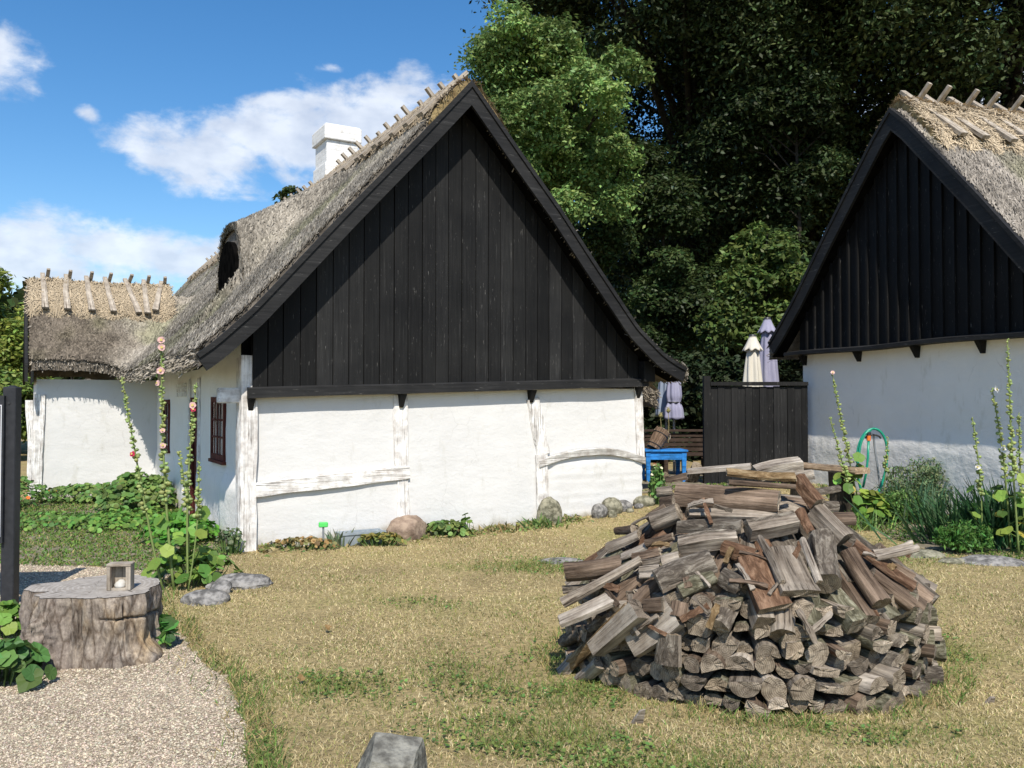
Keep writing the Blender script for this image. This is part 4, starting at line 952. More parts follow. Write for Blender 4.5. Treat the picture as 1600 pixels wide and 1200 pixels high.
for k, (x0, y0, x1, y1, th, kind, mat, lab, lift) in enumerate(HERO):
    ua, va, ub, vb = 860 + PS * x0, 700 + PS * y0, 860 + PS * x1, 700 + PS * y1
    A, B = pile_hit(ua, va), pile_hit(ub, vb)
    if A is None and B is None: A, B = at(ua, va, PCY + .05), at(ub, vb, PCY + .05)
    elif A is None: A = at(ua, va, B[1] + .02)
    elif B is None: B = at(ub, vb, A[1] + .02)
    c = (A + B) / 2
    nA = unit(pile_nrm(A) + pile_nrm(B)); L = float(np.linalg.norm(B - A))
    dist = np.linalg.norm(c - CAM); r = th * PS / F_PX * dist / 2
    if L > .72:                                                          # a sight line grazing the heap: keep the log a log
        d = unit(B - A); B = A + d * .72 if np.dot(A - CAM, A - CAM) < np.dot(B - CAM, B - CAM) else B; A = B - d * .72 if False else A; L = float(np.linalg.norm(B - A)); c = (A + B) / 2
    ax = unit(B - A)
    r *= .80; rr = r / (1.0 if kind != 'slab' else 1.35)
    if kind == 'slab': rr = r / 1.25
    c = c + nA * (lift - .25 * rr)
    put_log(c, ax, nA, L, rr, kind, mat, lab, 'log_end_pale' if mat == 'log_pale' and k % 2 else 'log_end', seed=300 + k)
# the wall of log ends all round, course on course
ORD = 'first second third fourth fifth sixth seventh eighth ninth tenth eleventh twelfth thirteenth fourteenth fifteenth sixteenth seventeenth eighteenth nineteenth twentieth'.split()
def ordn(i):
    if i < 20: return ORD[i]
    return 'twenty-' + ORD[i - 20] if i < 29 else 'thirty-' + ORD[i - 30] if i > 29 else 'thirtieth'
rl = random.Random(21)
COURSE = ['lowest', 'second lowest', 'third lowest', 'third highest', 'second highest', 'highest']
KW = {'round': 'round', 'half': 'half round', 'wedge': 'wedge cut', 'quarter': 'quarter split', 'slab': 'flat split'}
WW = {'log_grey': 'grey', 'log_brown': 'brown', 'log_moss': 'lichened', 'log_bark': 'bark covered', 'log_pale': 'pale'}
for k, z in enumerate((.045, .14, .235, .33, .425, .52)):
    rho = [1.01, 1.01, 1.0, .985, .965, .93][k]; items = []
    a = -PI + rl.uniform(0, .2)
    while a < PI:
        ap = a - PI / 2                                                      # a = 0 faces the viewer
        front = abs(a) < 1.65
        r = rl.uniform(.040, .066) if front else .08
        step = (r * 2.2) / (PRX * rho)
        if front or k in (1, 4): items.append((a + step / 2, r, front))
        a += step if front else step * 2.4
    vis = [it for it in items if it[2]]; cnt = 0
    for (a_, r, front) in items:
        ang = a_ - PI / 2; rj = rho + rl.uniform(-.06, .045); d = np.array([math.cos(ang) * PRX, math.sin(ang) * PRY, 0]); dn = unit(d)
        ax = unit(dn + np.array([rl.uniform(-.09, .09), rl.uniform(-.09, .09), rl.uniform(-.10, .05)])); L = rl.uniform(.36, .5)
        tip = np.array([PCX, PCY, 0]) + d * rj + np.array([0, 0, z + rl.uniform(-.018, .018)])
        kind = rl.choices(['round', 'half', 'wedge', 'quarter', 'slab'], [.24, .36, .22, .14, .04])[0]
        right = a_ > .25
        mat = rl.choices(['log_grey', 'log_brown', 'log_moss', 'log_bark', 'log_pale'], [.24, .20, .36, .16, .04] if right else [.36, .28, .12, .12, .12])[0]
        if front:
            lab = '%s %s log end, %s from left in the %s woodpile course' % (WW[mat], KW[kind], ordn(cnt), COURSE[k]); cnt += 1
        else: lab = 'log at the back of the woodpile, turned away from the lawn'
        put_log(tip - ax * L / 2, ax, np.array([0, 0, 1.0]), L, r * (1.0 if kind != 'slab' else .8), kind, mat, lab, 'log_end' if rl.random() < .8 else 'log_end_pale', rl.choice([0, PI, PI, .2, PI - .3]) + rl.uniform(-.25, .25))
# sloping courses that close the heap under the loose top logs
RING = [(.84, .55, .085), (.66, .69, .085), (.47, .85, .085), (.26, .98, .09)]
for k, (rho, z, r0) in enumerate(RING):
    a = -PI; cnt = 0
    while a < PI:
        front = abs(a) < 1.9; ang = a - PI / 2; d = np.array([math.cos(ang) * PRX, math.sin(ang) * PRY, 0]); p = np.array([PCX, PCY, 0]) + d * rho
        p[2] = pile_z(p[0], p[1]) - [.115, .125, .165, .2][k]; n = pile_nrm(p); dn = unit(d); ax = unit(dn - n * np.dot(dn, n) + np.array([rl.uniform(-.2, .2), rl.uniform(-.2, .2), 0]))
        r = rl.uniform(.05, .072); kind = rl.choice(['round', 'half', 'wedge', 'quarter'])
        mat = rl.choices(['log_grey', 'log_brown', 'log_bark', 'log_moss', 'log_rot'], [.4, .25, .15, .12, .08])[0]
        if front: lab = '%s %s log, %s from left in the sloping ring %s' % (WW.get(mat, 'rotten'), KW[kind], ordn(cnt), ['above the wall', 'two above the wall', 'three above the wall', 'nearest the summit'][k]); cnt += 1
        else: lab = 'log at the back of the woodpile, turned away from the lawn'
        put_log(p, ax, n, rl.uniform(.3, .42), r, kind, mat, lab, roll=rl.uniform(-.6, .6))
        a += (r * 2.3) / (PRX * rho) * (1 if front else 2.2)
print('logs', NLOG[0], sum('back of' not in o['label'] for o in LOGS))

# loose flakes of bark and splinters caught between the logs
rf = random.Random(8); FL = []
for k in range(38):
    u, v = rf.uniform(890, 1440), rf.uniform(770, 985); P = pile_hit(u, v)
    if P is None: continue
    n = pile_nrm(P); FL.append((u, v, P, n))
FL.sort(key=lambda f: f[0])
TN = {'log_rot': 'reddish', 'log_pale': 'bleached', 'log_brown': 'dark brown', 'log_rot2': 'ochre', 'log_grey': 'grey'}
for k, (u, v, P, n) in enumerate(FL):
    mat = rf.choice(list(TN)); L = rf.uniform(.06, .2); w = rf.uniform(.008, .02); d = unit(np.cross(n, randdir(1)[0])); 
    m = 8; xs = np.linspace(-L / 2, L / 2, m); V = []
    for x in xs:
        ww = w * rf.uniform(.6, 1.2); h = .012 * (1 - (2 * x / L) ** 2); t_ = rf.uniform(.004, .009); V += [(x, -ww, h - t_), (x, ww * rf.uniform(.7, 1.1), h - t_), (x, ww, h + t_), (x, -ww, h + t_)]
    mb = MB(); mb.add(V, [(i * 4 + q, i * 4 + (q + 1) % 4, i * 4 + 4 + (q + 1) % 4, i * 4 + 4 + q) for i in range(m - 1) for q in range(4)] + [(3, 2, 1, 0), tuple((m - 1) * 4 + q for q in range(4))])
    o = mb.build('bark_flake', M[mat], None, sharp=40); y = unit(np.cross(n, d)); z = n; c = P + n * .045
    o.matrix_world = Matrix(((d[0], y[0], z[0], c[0]), (d[1], y[1], z[1], c[1]), (d[2], y[2], z[2], c[2]), (0, 0, 0, 1)))
    tag(o, '%s flake of bark lying loose on the woodpile, %s flake counted from the left' % (TN[mat], ordn(k)), 'bark flake', 'bark flakes on the woodpile')

# ------------------------------------------------------------------ stones, stump and yard things
def rock(name, label, loc, dims, mat, seed, rz=0., sub=4, group=None, rough=.22, facet=0, flat=0., planes=()):
    import bmesh
    bm = bmesh.new(); bmesh.ops.create_icosphere(bm, subdivisions=sub, radius=1)
    P = np.array([v.co[:] for v in bm.verts]); n = P.copy()
    d = 1 + rough * (fbm(P * 1.1 + seed * 3.1, seed, 3) - .5) * 2 + .09 * (fbm(P * 5 + seed, seed + 3, 4) - .5) * 2
    P = P * d[:, None]
    rg = np.random.default_rng(seed)
    for k in range(facet):                                              # broken faces
        q = unit(rg.normal(size=3)); h = rg.uniform(.62, .8); t = P @ q; P = P - np.maximum(0, t - h)[:, None] * q * .9
    for q, h in planes:
        q = unit(np.array(q, float)); t = P @ q + .05 * (fbm(P * 4, seed + 7, 3) - .5); P = P - np.maximum(0, t - h)[:, None] * q
    P = P * np.array(dims) / 2
    if flat: P[:, 2] = np.minimum(P[:, 2], dims[2] / 2 * flat)
    F = [tuple(v.index for v in f.verts) for f in bm.faces]; bm.free()
    mb = MB(); mb.add(P, F); o = mb.build(name, M[mat], None, sharp=32, loc=loc); o.rotation_euler = (0, 0, rz)
    return tag(o, label, 'stone', group)
def gl(x, y, dz=0.): return (x, y, g1(x, y) + dz)
p = mw(1.86, -.10); rock('boulder', 'rounded reddish boulder under the first wall post from the corner', gl(p[0], p[1], .08), (.52, .40, .40), 'stone_red', 3, .6, rough=.16, facet=3)
p = mw(3.83, -.12); rock('boulder', 'tall grey green boulder under the leaning wall post', gl(p[0], p[1], .10), (.34, .30, .50), 'stone_moss', 5, .5, rough=.14, facet=2)
G = 'boulders along the gable foot'
for k, (u, v, d, m, lab, s) in enumerate([
    (4.55, -.22, (.24, .22, .24), 'stone', 'dark grey rounded stone, left one of the group at the wall foot', 1),
    (4.66, -.36, (.13, .12, .13), 'stone_moss', 'small pale stone lying in front of the grey stones at the wall', 2),
    (4.80, -.16, (.29, .24, .30), 'stone_moss', 'biggest ochre rounded stone at the wall foot between two grey ones', 4),
    (5.02, -.14, (.30, .22, .20), 'stone', 'low grey stone right of the ochre one at the wall foot', 6),
    (5.00, -.30, (.11, .10, .08), 'stone_moss', 'tiny stone in the grass before the low grey stone', 8),
    (5.38, -.12, (.30, .20, .20), 'stone_moss', 'mossy stone at the end corner of the gable wall', 9),
    (5.24, -.18, (.16, .12, .09), 'stone', 'small flat stone next to the mossy corner stone', 10)]):
    p = mw(u, v); rock('boulder', lab, gl(p[0], p[1], d[2] * .22), d, m, 20 + s, s * .7, group=G, rough=.14, sub=3)
rock('rock', 'angular grey rock with green lichen at the front edge of the lawn', (-.505, 3.50, .04), (.47, .40, .58), 'stone_lichen', 41, .0, 5, rough=.10, facet=3, planes=(((.12, -.2, 1), .60), ((1, -.15, .12), .58), ((-.95, -.2, .62), .52), ((-.1, -1, .25), .55), ((.5, -.9, .3), .62), ((0, 1, .3), .6)))
rock('rock', 'pale grey half buried rock beside the hollyhock stems', (-2.47, 7.0, .01), (.40, .32, .18), 'stone', 42, .2, rough=.15, facet=2)
rock('rock', 'long low grey rock furthest up the gravel edge', (-2.40, 7.62, .01), (.56, .34, .19), 'stone', 43, .25, rough=.18, facet=3)
rock('rock', 'small bluish rock in front of the long low rock', (-2.45, 7.33, .03), (.22, .16, .16), 'stone', 44, -.4, rough=.2, facet=5, sub=3)
rock('flat_stone', 'flat grey paving stone sunk in the grass behind the woodpile', (.49, 8.78, .0), (.46, .34, .06), 'stone', 45, .1, rough=.12, sub=3)
for k, (x, y, dx, dy, dz, rz, lab) in enumerate([
    (4.28, 9.15, .55, .4, .12, .1, 'mossy flat border stone nearest the woodpile'),
    (4.80, 8.75, .75, .45, .13, -.3, 'wide cracked border slab in the middle of the flower bed edge'),
    (5.35, 8.40, .6, .45, .12, -.2, 'grey border slab at the right end of the flower bed edge'),
    (4.45, 8.75, .3, .22, .10, .5, 'small dark border stone in front of the flower bed'),
    (5.62, 9.05, .42, .3, .2, .4, 'pale whitewashed stone lying under the iris leaves')]):
    rock('border_stone', lab, gl(x, y, .0), (dx, dy, dz), ['stone_moss', 'stone', 'stone', 'stone_moss', 'stone'][k], 60 + k, rz, 3, 'stones edging the flower bed', .2, 3)
# scraps of wood and stones lying in the grass
for k, (x, y, L, w, lab) in enumerate([(.62, 4.36, .10, .035, 'grey wood chip standing in the grass before the woodpile'), (2.55, 4.66, .05, .03, 'pale chip on the lawn right of the woodpile')]):
    mb = MB(); mb.add([(-w, -.01, 0), (w, -.01, 0), (w * .8, .012, 0), (-w * .8, .012, 0), (-w * .6, -.008, L), (w * .1, -.006, L * 1.1), (w * .2, .008, L), (-w * .5, .01, L * .9)], BOXF)
    o = mb.build('wood_chip', M['log_pale'], None, loc=(x, y, g1(x, y) - .01)); o.rotation_euler = (.5, .2, .4); tag(o, lab, 'wood chip')

# ---- stump with a little wooden lantern
SX, SY, SH = -2.68, 5.60, .415
st = empty('tree_stump', (SX, SY, 0), 0, 'broad cracked grey tree stump on the gravel, carrying a small wooden lantern', 'stump')
na, nz = 150, 32; ang = np.arange(na) * 2 * PI / na
def stump_r(a, z):
    r = .385 * (1 + .05 * np.cos(2 * a + .4) + .035 * np.cos(3 * a + 2)) + .075 * (fbm(np.stack([np.cos(a) * 2.2, np.sin(a) * 2.2, z * .8], -1), 3, 3) - .5) * 2 + .03 * (fbm(np.stack([np.cos(a) * 9, np.sin(a) * 9, z * 3.5], -1), 5, 3) - .5) * 2 + .022 * (fbm(np.stack([np.cos(a) * 22, np.sin(a) * 22, z * 9], -1), 6, 2) - .5) * 2 * ss((z - .02) / .05) * ss((SH + .02 - z) / .08)
    r = r + .10 * ss((.14 - z) / .14) * (.4 + .6 * np.clip(np.cos(3 * a - 5.3), 0, 1)) - .02 * ss((z - SH + .05) / .05) * .3
    r = r - .12 * np.exp(-((np.angle(np.exp(1j * (a - 3.75)))) / .09) ** 2) * ss((z - .1) / .15)                # deep split on the left
    r = r - .030 * np.exp(-((z - (.235 + .05 * np.cos(a - 5.2))) / .007) ** 2) * ss((np.cos(a + .35) - .70) / .12)            # saw kerf
    r = r + .05 * np.exp(-((np.angle(np.exp(1j * (a - 4.25)))) / .28) ** 2) * np.exp(-((z - .2) / .13) ** 2) * (fbm(np.stack([a * 9, z * 30, a * 0], -1), 9, 3) * 2)
    return r
zs = np.linspace(-.05, SH, nz * 2); A_, Z_ = np.meshgrid(ang, zs, indexing='ij'); R_ = stump_r(A_, Z_)
V = np.stack([R_ * np.cos(A_), R_ * np.sin(A_), Z_ + (0)], -1); m = len(zs); idx = np.arange(na * m).reshape(na, m)
q = np.stack([idx[:, :-1], np.roll(idx, -1, 0)[:, :-1], np.roll(idx, -1, 0)[:, 1:], idx[:, 1:]], -1).reshape(-1, 4)
mb = MB(); mb.add(V.reshape(-1, 3), q); mb.build('bark_side', M['stump_side'], st, sharp=60)
fr_ = [1, .93, .8, .6, .4, .2]; TV = []
for f in fr_: 
    rr = R_[:, -1] * f; TV.append(np.stack([rr * np.cos(ang), rr * np.sin(ang), SH + .004 + (0 * rr if f == 1 else .010 * (n2(rr * np.cos(ang), rr * np.sin(ang), 6, 3) - .3))], -1))
TV = np.concatenate(TV + [[(0, 0, SH + .006)]]); F = [(k * na + i, k * na + (i + 1) % na, (k + 1) * na + (i + 1) % na, (k + 1) * na + i) for k in range(5) for i in range(na)] + [(5 * na + i, 5 * na + (i + 1) % na, 6 * na) for i in range(na)]
mb = MB(); mb.add(TV, F); mb.build('cut_top', M['stump_top'], st, smooth=True)
la = empty('wooden_lantern', (SX + .20, SY - .10, SH + .008), .12, 'small grey wooden lantern frame standing on the tree stump', 'lantern')
la.scale = (.82, .82, .9)
for x in (-.07, .07):
    mb = MB(); mb.box((x - .018, -.05, 0), (x + .018, .05, .165)); o = mb.build('side_post', M['stake_z'], la); bv = o.modifiers.new('b', 'BEVEL'); bv.width = .003
mb = MB(); mb.box((-.090, -.055, .165), (.090, .055, .185)); mb.build('top_board', M['stake'], la).modifiers.new('b', 'BEVEL').width = .004
mb = MB(); mb.box((-.052, -.045, .0), (.052, .045, .014)); mb.build('base_board', M['stake'], la)
mb = MB(); a_ = np.arange(24) * 2 * PI / 24; mb.tube([(0, 0, .014), (0, 0, .03), (.004, 0, .05), (0, 0, .062), (0, 0, .068)], [.042, .046, .036, .02, .006], 14); mb.build('white_shell', M['plaster'], la, smooth=True)
mb = MB(); mb.box((-.052, .030, .014), (.052, .040, .165)); mb.build('back_board', M['stake_z'], la)

# ---- information board at the left
sg = empty('information_board', (-3.99, 6.90, 0), math.radians(4), 'charcoal framed information board on posts at the left edge of the gravel', 'sign')
for x in (0, -1.55):
    mb = MB(); mb.box((x - .05, -.05, -.1), (x + .05, .05, 1.73)); mb.build('post', M['sign'], sg).modifiers.new('b', 'BEVEL').width = .006
    mb = MB(); mb.tube([(x, 0, 1.73), (x, 0, 1.742)], [.035, .02], 10); mb.build('post_cap', M['sign'], sg)
    mb = MB(); mb.tube([(x, -.05, 1.60), (x, -.056, 1.60)], .010, 8); mb.build('bolt', M['darkmetal'], sg)
mb = MB(); mb.box((-1.56, -.085, .50), (-.022, -.052, 1.66)); mb.build('frame', M['sign'], sg)
mb = MB(); mb.box((-1.50, -.090, .56), (-.045, -.0852, 1.575)); pn = mb.build('panel', M['signface'], sg)
mb = MB(); t_ = .006
for (a, b, c, d) in ((-1.51, .55, -.035, .557), (-1.51, 1.58, -.035, 1.587), (-1.51, .557, -1.503, 1.58), (-.042, .557, -.035, 1.58)): mb.box((a, -.092, b), (c, -.0852, d))
mb.build('border', M['white'], pn)

# ---- small things at the gable foot
p = at(505, 850, 9.62); tg = empty('plant_marker', (p[0], p[1], 0), .3, 'bright green plant marker on a grey stake at the gable foot', 'marker')
mb = MB(); mb.tube([(0, 0, -.05), (0, 0, .23)], .012, 8); mb.build('stake', M['metal'], tg)
mb = MB(); mb.box((-.05, -.03, .225), (.05, .03, .28)); mb.build('tag', M['greentag'], tg).modifiers.new('b', 'BEVEL').width = .008
p = mw(1.22, -.22); zt = empty('zinc_trough', (p[0], p[1], g1(p[0], p[1])), A30, 'dull zinc trough on the ground between the green marker and the reddish boulder', 'trough')
mb = MB(); W, D_, H_ = .26, .085, .15
outer = [(-W + .02, -D_ + .02, 0), (W - .02, -D_ + .02, 0), (W - .02, D_ - .02, 0), (-W + .02, D_ - .02, 0), (-W, -D_, H_), (W, -D_, H_), (W, D_, H_), (-W, D_, H_)]
inn = [(x * .93, y * .86, H_ if z > 0 else .012) for x, y, z in outer]
mb.add(outer + inn, [(0, 3, 2, 1), (0, 1, 5, 4), (1, 2, 6, 5), (2, 3, 7, 6), (3, 0, 4, 7), (8, 9, 10, 11), (8, 12, 13, 9), (9, 13, 14, 10), (10, 14, 15, 11), (11, 15, 12, 8), (4, 5, 13, 12), (5, 6, 14, 13), (6, 7, 15, 14), (7, 4, 12, 15)]); mb.build('body', M['zinc'], zt)
mb = MB(); mb.box((-W - .008, -D_ - .008, H_ - .022), (W + .008, -D_ + .004, H_ + .004)); mb.box((-W - .008, D_ - .004, H_ - .022), (W + .008, D_ + .008, H_ + .004)); mb.build('rim', M['zinc'], zt)
mb = MB(); mb.box((-W * .92, -D_ * .82, .05), (W * .92, D_ * .82, H_ - .03)); mb.build('soil', M['earth'], zt)

# ---- between the houses: black fence, blue table, bench, folded parasols
FY = 14.0; fx0, fx1 = 3.10, 4.78
fe = empty('plank_fence', (fx0, FY, g1(fx0, FY)), 0, 'black vertical plank fence closing the gap between the two houses', 'fence'); zb = -g1(fx0, FY)
mb = MB(); mb.box((-.0, -.05, -.1), (.11, .06, 2.04 + zb)); mb.build('post', M['black'], fe)
mb = MB(); mb.box((fx1 - fx0 - .10, -.03, -.1), (fx1 - fx0, .05, 1.92 + zb)); mb.build('post', M['black'], fe)
mb = MB(); x = .115; k = 0
while x < fx1 - fx0 - .02:
    w = min(rs.uniform(.105, .118), fx1 - fx0 - x); mb.box((x + .003, -.022 - .012 * (k % 2), .02), (x + w - .003, .0, 1.87 + zb + rs.uniform(-.01, .01)), 0, np.array([1., 1, 1]) * rs.uniform(.7, 1.5)); x += w; k += 1
mb.box((.11, .002, .3), (fx1 - fx0, .04, .42)); mb.box((.11, .002, 1.1), (fx1 - fx0, .04, 1.22)); mb.build('boards', M['black'], fe)
mb = MB(); mb.box((.105, -.07, 1.885 + zb), (fx1 - fx0, .05, 1.945 + zb)); mb.build('top_rail', M['black'], fe)
p = at(1036, 704, 14.5); tx, ty = p[0], p[1]; tz = g1(tx, ty)
tb = empty('blue_table', (tx, ty, tz), .06, 'bright blue painted wooden table behind the cottage corner', 'table'); th = .83 - tz
mb = MB(); mb.box((-.36, -.26, th - .03), (.36, .26, th)); mb.build('tabletop', M['blue'], tb).modifiers.new('b', 'BEVEL').width = .004
for x in (-.30, .30):
    for y in (-.20, .20):
        mb = MB(); mb.add([(x - .025, y - .025, -.02), (x + .025, y - .025, -.02), (x + .025, y + .025, -.02), (x - .025, y + .025, -.02), (x - .04, y - .035, th - .03), (x + .04, y - .035, th - .03), (x + .04, y + .035, th - .03), (x - .04, y + .035, th - .03)], BOXF); mb.build('leg', M['blue'], tb)
for (lo, hi) in (((-.26, -.225, th - .16), (.26, -.20, th - .03)), ((-.26, .20, th - .16), (.26, .225, th - .03)), ((-.325, -.16, th - .16), (-.30, .16, th - .03)), ((.30, -.16, th - .16), (.325, .16, th - .03))):
    mb = MB(); mb.box(lo, hi); mb.build('apron', M['blue'], tb)
# leaning old wooden bucket with dry teasels on the table
tu = empty('wooden_bucket', (tx - .17, ty - .02, .845), 0, 'old coopered wooden bucket tipped over on the blue table, holding dry teasels', 'bucket'); tu.rotation_euler = (math.radians(-12), math.radians(32), 0)
mb = MB(); n = 22
for i in range(n):
    a0, a1 = i * 2 * PI / n + .02, (i + 1) * 2 * PI / n - .02; r0, r1 = .115, .135
    V = []
    for (rr, z) in ((r0, 0), (r1, .34 + .01 * (i % 3))):
        for (r_, a) in ((rr, a0), (rr, a1), (rr - .018, a1), (rr - .018, a0)): V.append((r_ * math.cos(a), r_ * math.sin(a), z))
    mb.add(V, BOXF)
mb.build('staves', M['tub'], tu)
for z, r in ((.06, .123), (.27, .135)):
    mb = MB(); a = np.linspace(0, 2 * PI, 33); mb.tube(np.stack([r * np.cos(a), r * np.sin(a), np.full(33, z)], -1), .007, 6); mb.build('hoop', M['darkmetal'], tu)
mb = MB(); mb.tube([(0, 0, .01), (0, 0, .03)], .1, 20); mb.build('bottom', M['tub'], tu)
mb = MB(); a = np.linspace(-.2, PI + .1, 14); mb.tube(np.stack([.15 * np.cos(a) + .02, .03 + 0 * a, .30 + .10 * np.sin(a)], -1), .006, 6); mb.build('rope_handle', M['stake'], tu)
for k, (dx, h) in enumerate(((-.02, .30), (.11, .38))):
    p0 = Vector((tx - .02 + dx, ty, 1.10)); tea = empty('dry_teasel', p0, 0, ['shorter dry teasel head sticking up from the tipped bucket', 'taller dry teasel head sticking up from the tipped bucket'][k], 'teasel', 'dry teasels in the bucket')
    mb = MB(); mb.tube([(0, 0, -.16), (.01, 0, h * .4), (.0, 0, h - .05)], .005, 5, col=(.28, .24, .12)); mb.build('stem', M['stem'], tea)
    mb = MB(); nn = 14; zz = np.linspace(0, 1, nn); mb.tube(np.stack([0 * zz, 0 * zz, h - .05 + .09 * zz], -1), .03 * np.sin(np.clip(zz * PI, .12, PI - .1)) + .004, 9, col=(.34, .30, .13))
    P = np.stack([RNG.normal(size=160) * .012, RNG.normal(size=160) * .012, RNG.uniform(h - .04, h + .04, 160)], -1); D = unit(P * [1, 1, 0] + [0, 0, .006]); quads(mb, P + D * .03, D * .014, np.cross(D, [0, 0, 1.]) * .002, D * 0, np.tile((.40, .36, .18), (160, 1))); mb.build('head', M['stem'], tea)
# small logs lying under the table
for k, (dx, dy, ax, r, L, lab) in enumerate([(-.1, -.1, (.5, -.8, .2), .07, .35, 'brown log end lying under the blue table'), (.43, -.35, (.2, -.6, .7), .09, .4, 'dark log propped against the right leg of the blue table'), (.12, .05, (1, -.1, 0), .05, .5, 'grey stick lying flat under the blue table')]):
    put_log(np.array([tx + dx, ty + dy, tz + (.12 if k == 1 else r * .9)]), np.array(ax), np.array([0, 0, 1.]) if k != 1 else np.array([0, 1., 0]), L, r, 'round', ['log_brown', 'log_bark', 'log_grey'][k], lab, group='loose logs around the blue table', seed=900 + k)
# slatted bench further back
bx, by = 3.02, 15.6; bn = empty('slatted_bench', (bx, by, g1(bx, by)), 0, 'dark brown slatted bench between the blue table and the black fence', 'bench')
for k in range(5):
    mb = MB(); mb.box((-1.0, .20, .34 + k * .085), (.55, .225, .405 + k * .085)); mb.build('back_slat', M['brown'], bn)
for k in range(3):
    mb = MB(); mb.box((-1.0, -.22 + k * .13, .36), (.55, -.11 + k * .13, .385)); mb.build('seat_slat', M['brown'], bn)
mb = MB(); mb.box((-1.04, -.02 + .17, .78), (.59, .26, .82)); mb.build('top_rail', M['brown'], bn)
for x in (-.98, -.28, .48):
    mb = MB(); mb.box((x - .035, .226, -.02), (x + .035, .28, .78)); mb.build('leg', M['brown'], bn)
    mb = MB(); mb.box((x - .035, -.23, -.02), (x + .035, -.17, .36)); mb.build('leg', M['brown'], bn)
def parasol(name, label, x, y, ztop, zbot, r, mat, tie, vent, seed, sk=.0):
    z0 = g1(x, y); o = empty(name, (x, y, z0), 0, label, 'parasol', 'folded parasols between the houses'); rg = np.random.default_rng(seed); zt, zl = ztop - z0, zbot - z0
    mb = MB(); mb.tube([(0, 0, -.05), (0, 0, zt + .03)], .022, 10); mb.build('pole', M['metal'], o)
    nf = 7; na = nf * 8; a = np.arange(na) * 2 * PI / na; zz = np.linspace(zl, zt - .02, 26); V = []
    ph = rg.uniform(0, 6)
    for z in zz:
        t = (zt - z) / (zt - zl); R = .05 + r * (t ** .62)
        R *= 1 - .22 * math.exp(-((t - tie) / .07) ** 2) if tie else 1
        rr = R * (1 + .13 * min(1, t * 3) * np.cos(nf * a + ph + .5 * np.sin(t * 5)) + .05 * np.cos(4 * a + t * 4 + ph)); 
        hem = 0.015 * np.cos(nf * a + ph) if z == zz[0] else 0
        V.append(np.stack([rr * np.cos(a) + sk * t, rr * np.sin(a), np.full(na, z) + hem], -1))
    m = len(zz); F = [(k * na + i, k * na + (i + 1) % na, (k + 1) * na + (i + 1) % na, (k + 1) * na + i) for k in range(m - 1) for i in range(na)] + [tuple((m - 1) * na + i for i in range(na))]
    mb = MB(); mb.add(np.concatenate(V), F); co_ = mb.build('canopy', M[mat], o, smooth=True); sm = co_.modifiers.new('thick', 'SOLIDIFY'); sm.thickness = .006
    if vent:                                                             # flared top flap
        V = []
        for t in np.linspace(0, 1, 8):
            R = .065 + .115 * t ** 1.2; rr = R * (1 + .12 * t * np.cos(8 * a + ph)); V.append(np.stack([rr * np.cos(a), rr * np.sin(a), np.full(na, zt + .02 - .26 * t) - .02 * t * np.cos(8 * a + ph)], -1))
        F = [(k * na + i, (k + 1) * na + i, (k + 1) * na + (i + 1) % na, k * na + (i + 1) % na) for k in range(7) for i in range(na)] + [tuple(range(na - 1, -1, -1))]
        mb = MB(); mb.add(np.concatenate(V), F); f_ = mb.build('vent_flap', M[mat], o, smooth=True); f_.modifiers.new('thick', 'SOLIDIFY').thickness = .005
        mb = MB(); mb.tube([(0, 0, zt + .02), (0, 0, zt + .05)], [.07, .06], 14); mb.build('finial', M['darkmetal'], o)
    if tie:
        zt_ = zt - tie * (zt - zl); mb = MB(); aa = np.linspace(0, 2 * PI, 30); R = .05 + r * tie ** .62; R *= .84; mb.tube(np.stack([R * np.cos(aa) + sk * tie, R * np.sin(aa), np.full(30, zt_)], -1), .014, 6); mb.build('strap', M['darkmetal'], o)
    return o
p = at(1176, 527, 16); parasol('parasol', 'folded cream parasol rising behind the black fence', p[0], p[1], p[2], 1.45, .155, 'cream', 0, True, 1)
p = at(1199, 500, 16.6); parasol('parasol', 'folded lavender parasol with flared top, behind the fence at the second house', p[0], p[1], p[2], 1.45, .185, 'lav', 0, True, 2)
p = at(1053, 655, 15.9); parasol('parasol', 'folded lavender parasol tied with a strap, between cottage eave and fence', p[0], p[1], 2.33, 1.31, .125, 'lav', .70, False, 3)
p = at(1041, 655, 16.5); parasol('parasol', 'folded blue grey parasol half hidden behind the strapped lavender one', p[0], p[1], 2.36, 1.36, .14, 'bluegrey', 0, False, 4)
# ---- plank bench on log supports, hose on its stand
p0, p1 = at(1235, 726, 12.0), at(1336, 743, 10.9); pc = (p0 + p1) / 2; d = p1 - p0; L = float(np.hypot(d[0], d[1])) + .25; an = math.atan2(d[1], d[0]); zg = g1(pc[0], pc[1]); hz = .74 - zg
pb = empty('plank_bench', (pc[0], pc[1], zg), an, 'pale thick plank laid on two dark log supports behind the woodpile', 'bench')
mb = MB(); beam(mb, (-L / 2, 0, hz), (L / 2, 0, hz), .26, .05, (0, 0, 1), .008, 4, 14); V0 = MB(); mb.box((-L / 2, -.12, hz - .02), (L / 2, .12, hz + .012)); mb.build('plank', M['plank'], pb)
for x, r in ((.36, .155), (-.42, .13)):
    mb = MB(); rr = r * (1 + .06 * np.array([.8, 0, -.5, .2, .6])); mb.tube([(x, 0, -.05), (x + .01, 0, hz * .25), (x, 0.01, hz * .5), (x, 0, hz * .8), (x, 0, hz - .021)], rr, 18); mb.build('log_support', M['trunk'], pb, sharp=50)
p = at(1378, 798, 11.55); hx, hy = p[0], p[1]; hg = g1(hx, hy)
hs = empty('hose_stand', (hx, hy, hg), 0, 'thin grey metal post with a tap hook, carrying a green garden hose', 'hose stand'); zt = at(1367, 678, 11.55)[2] - hg
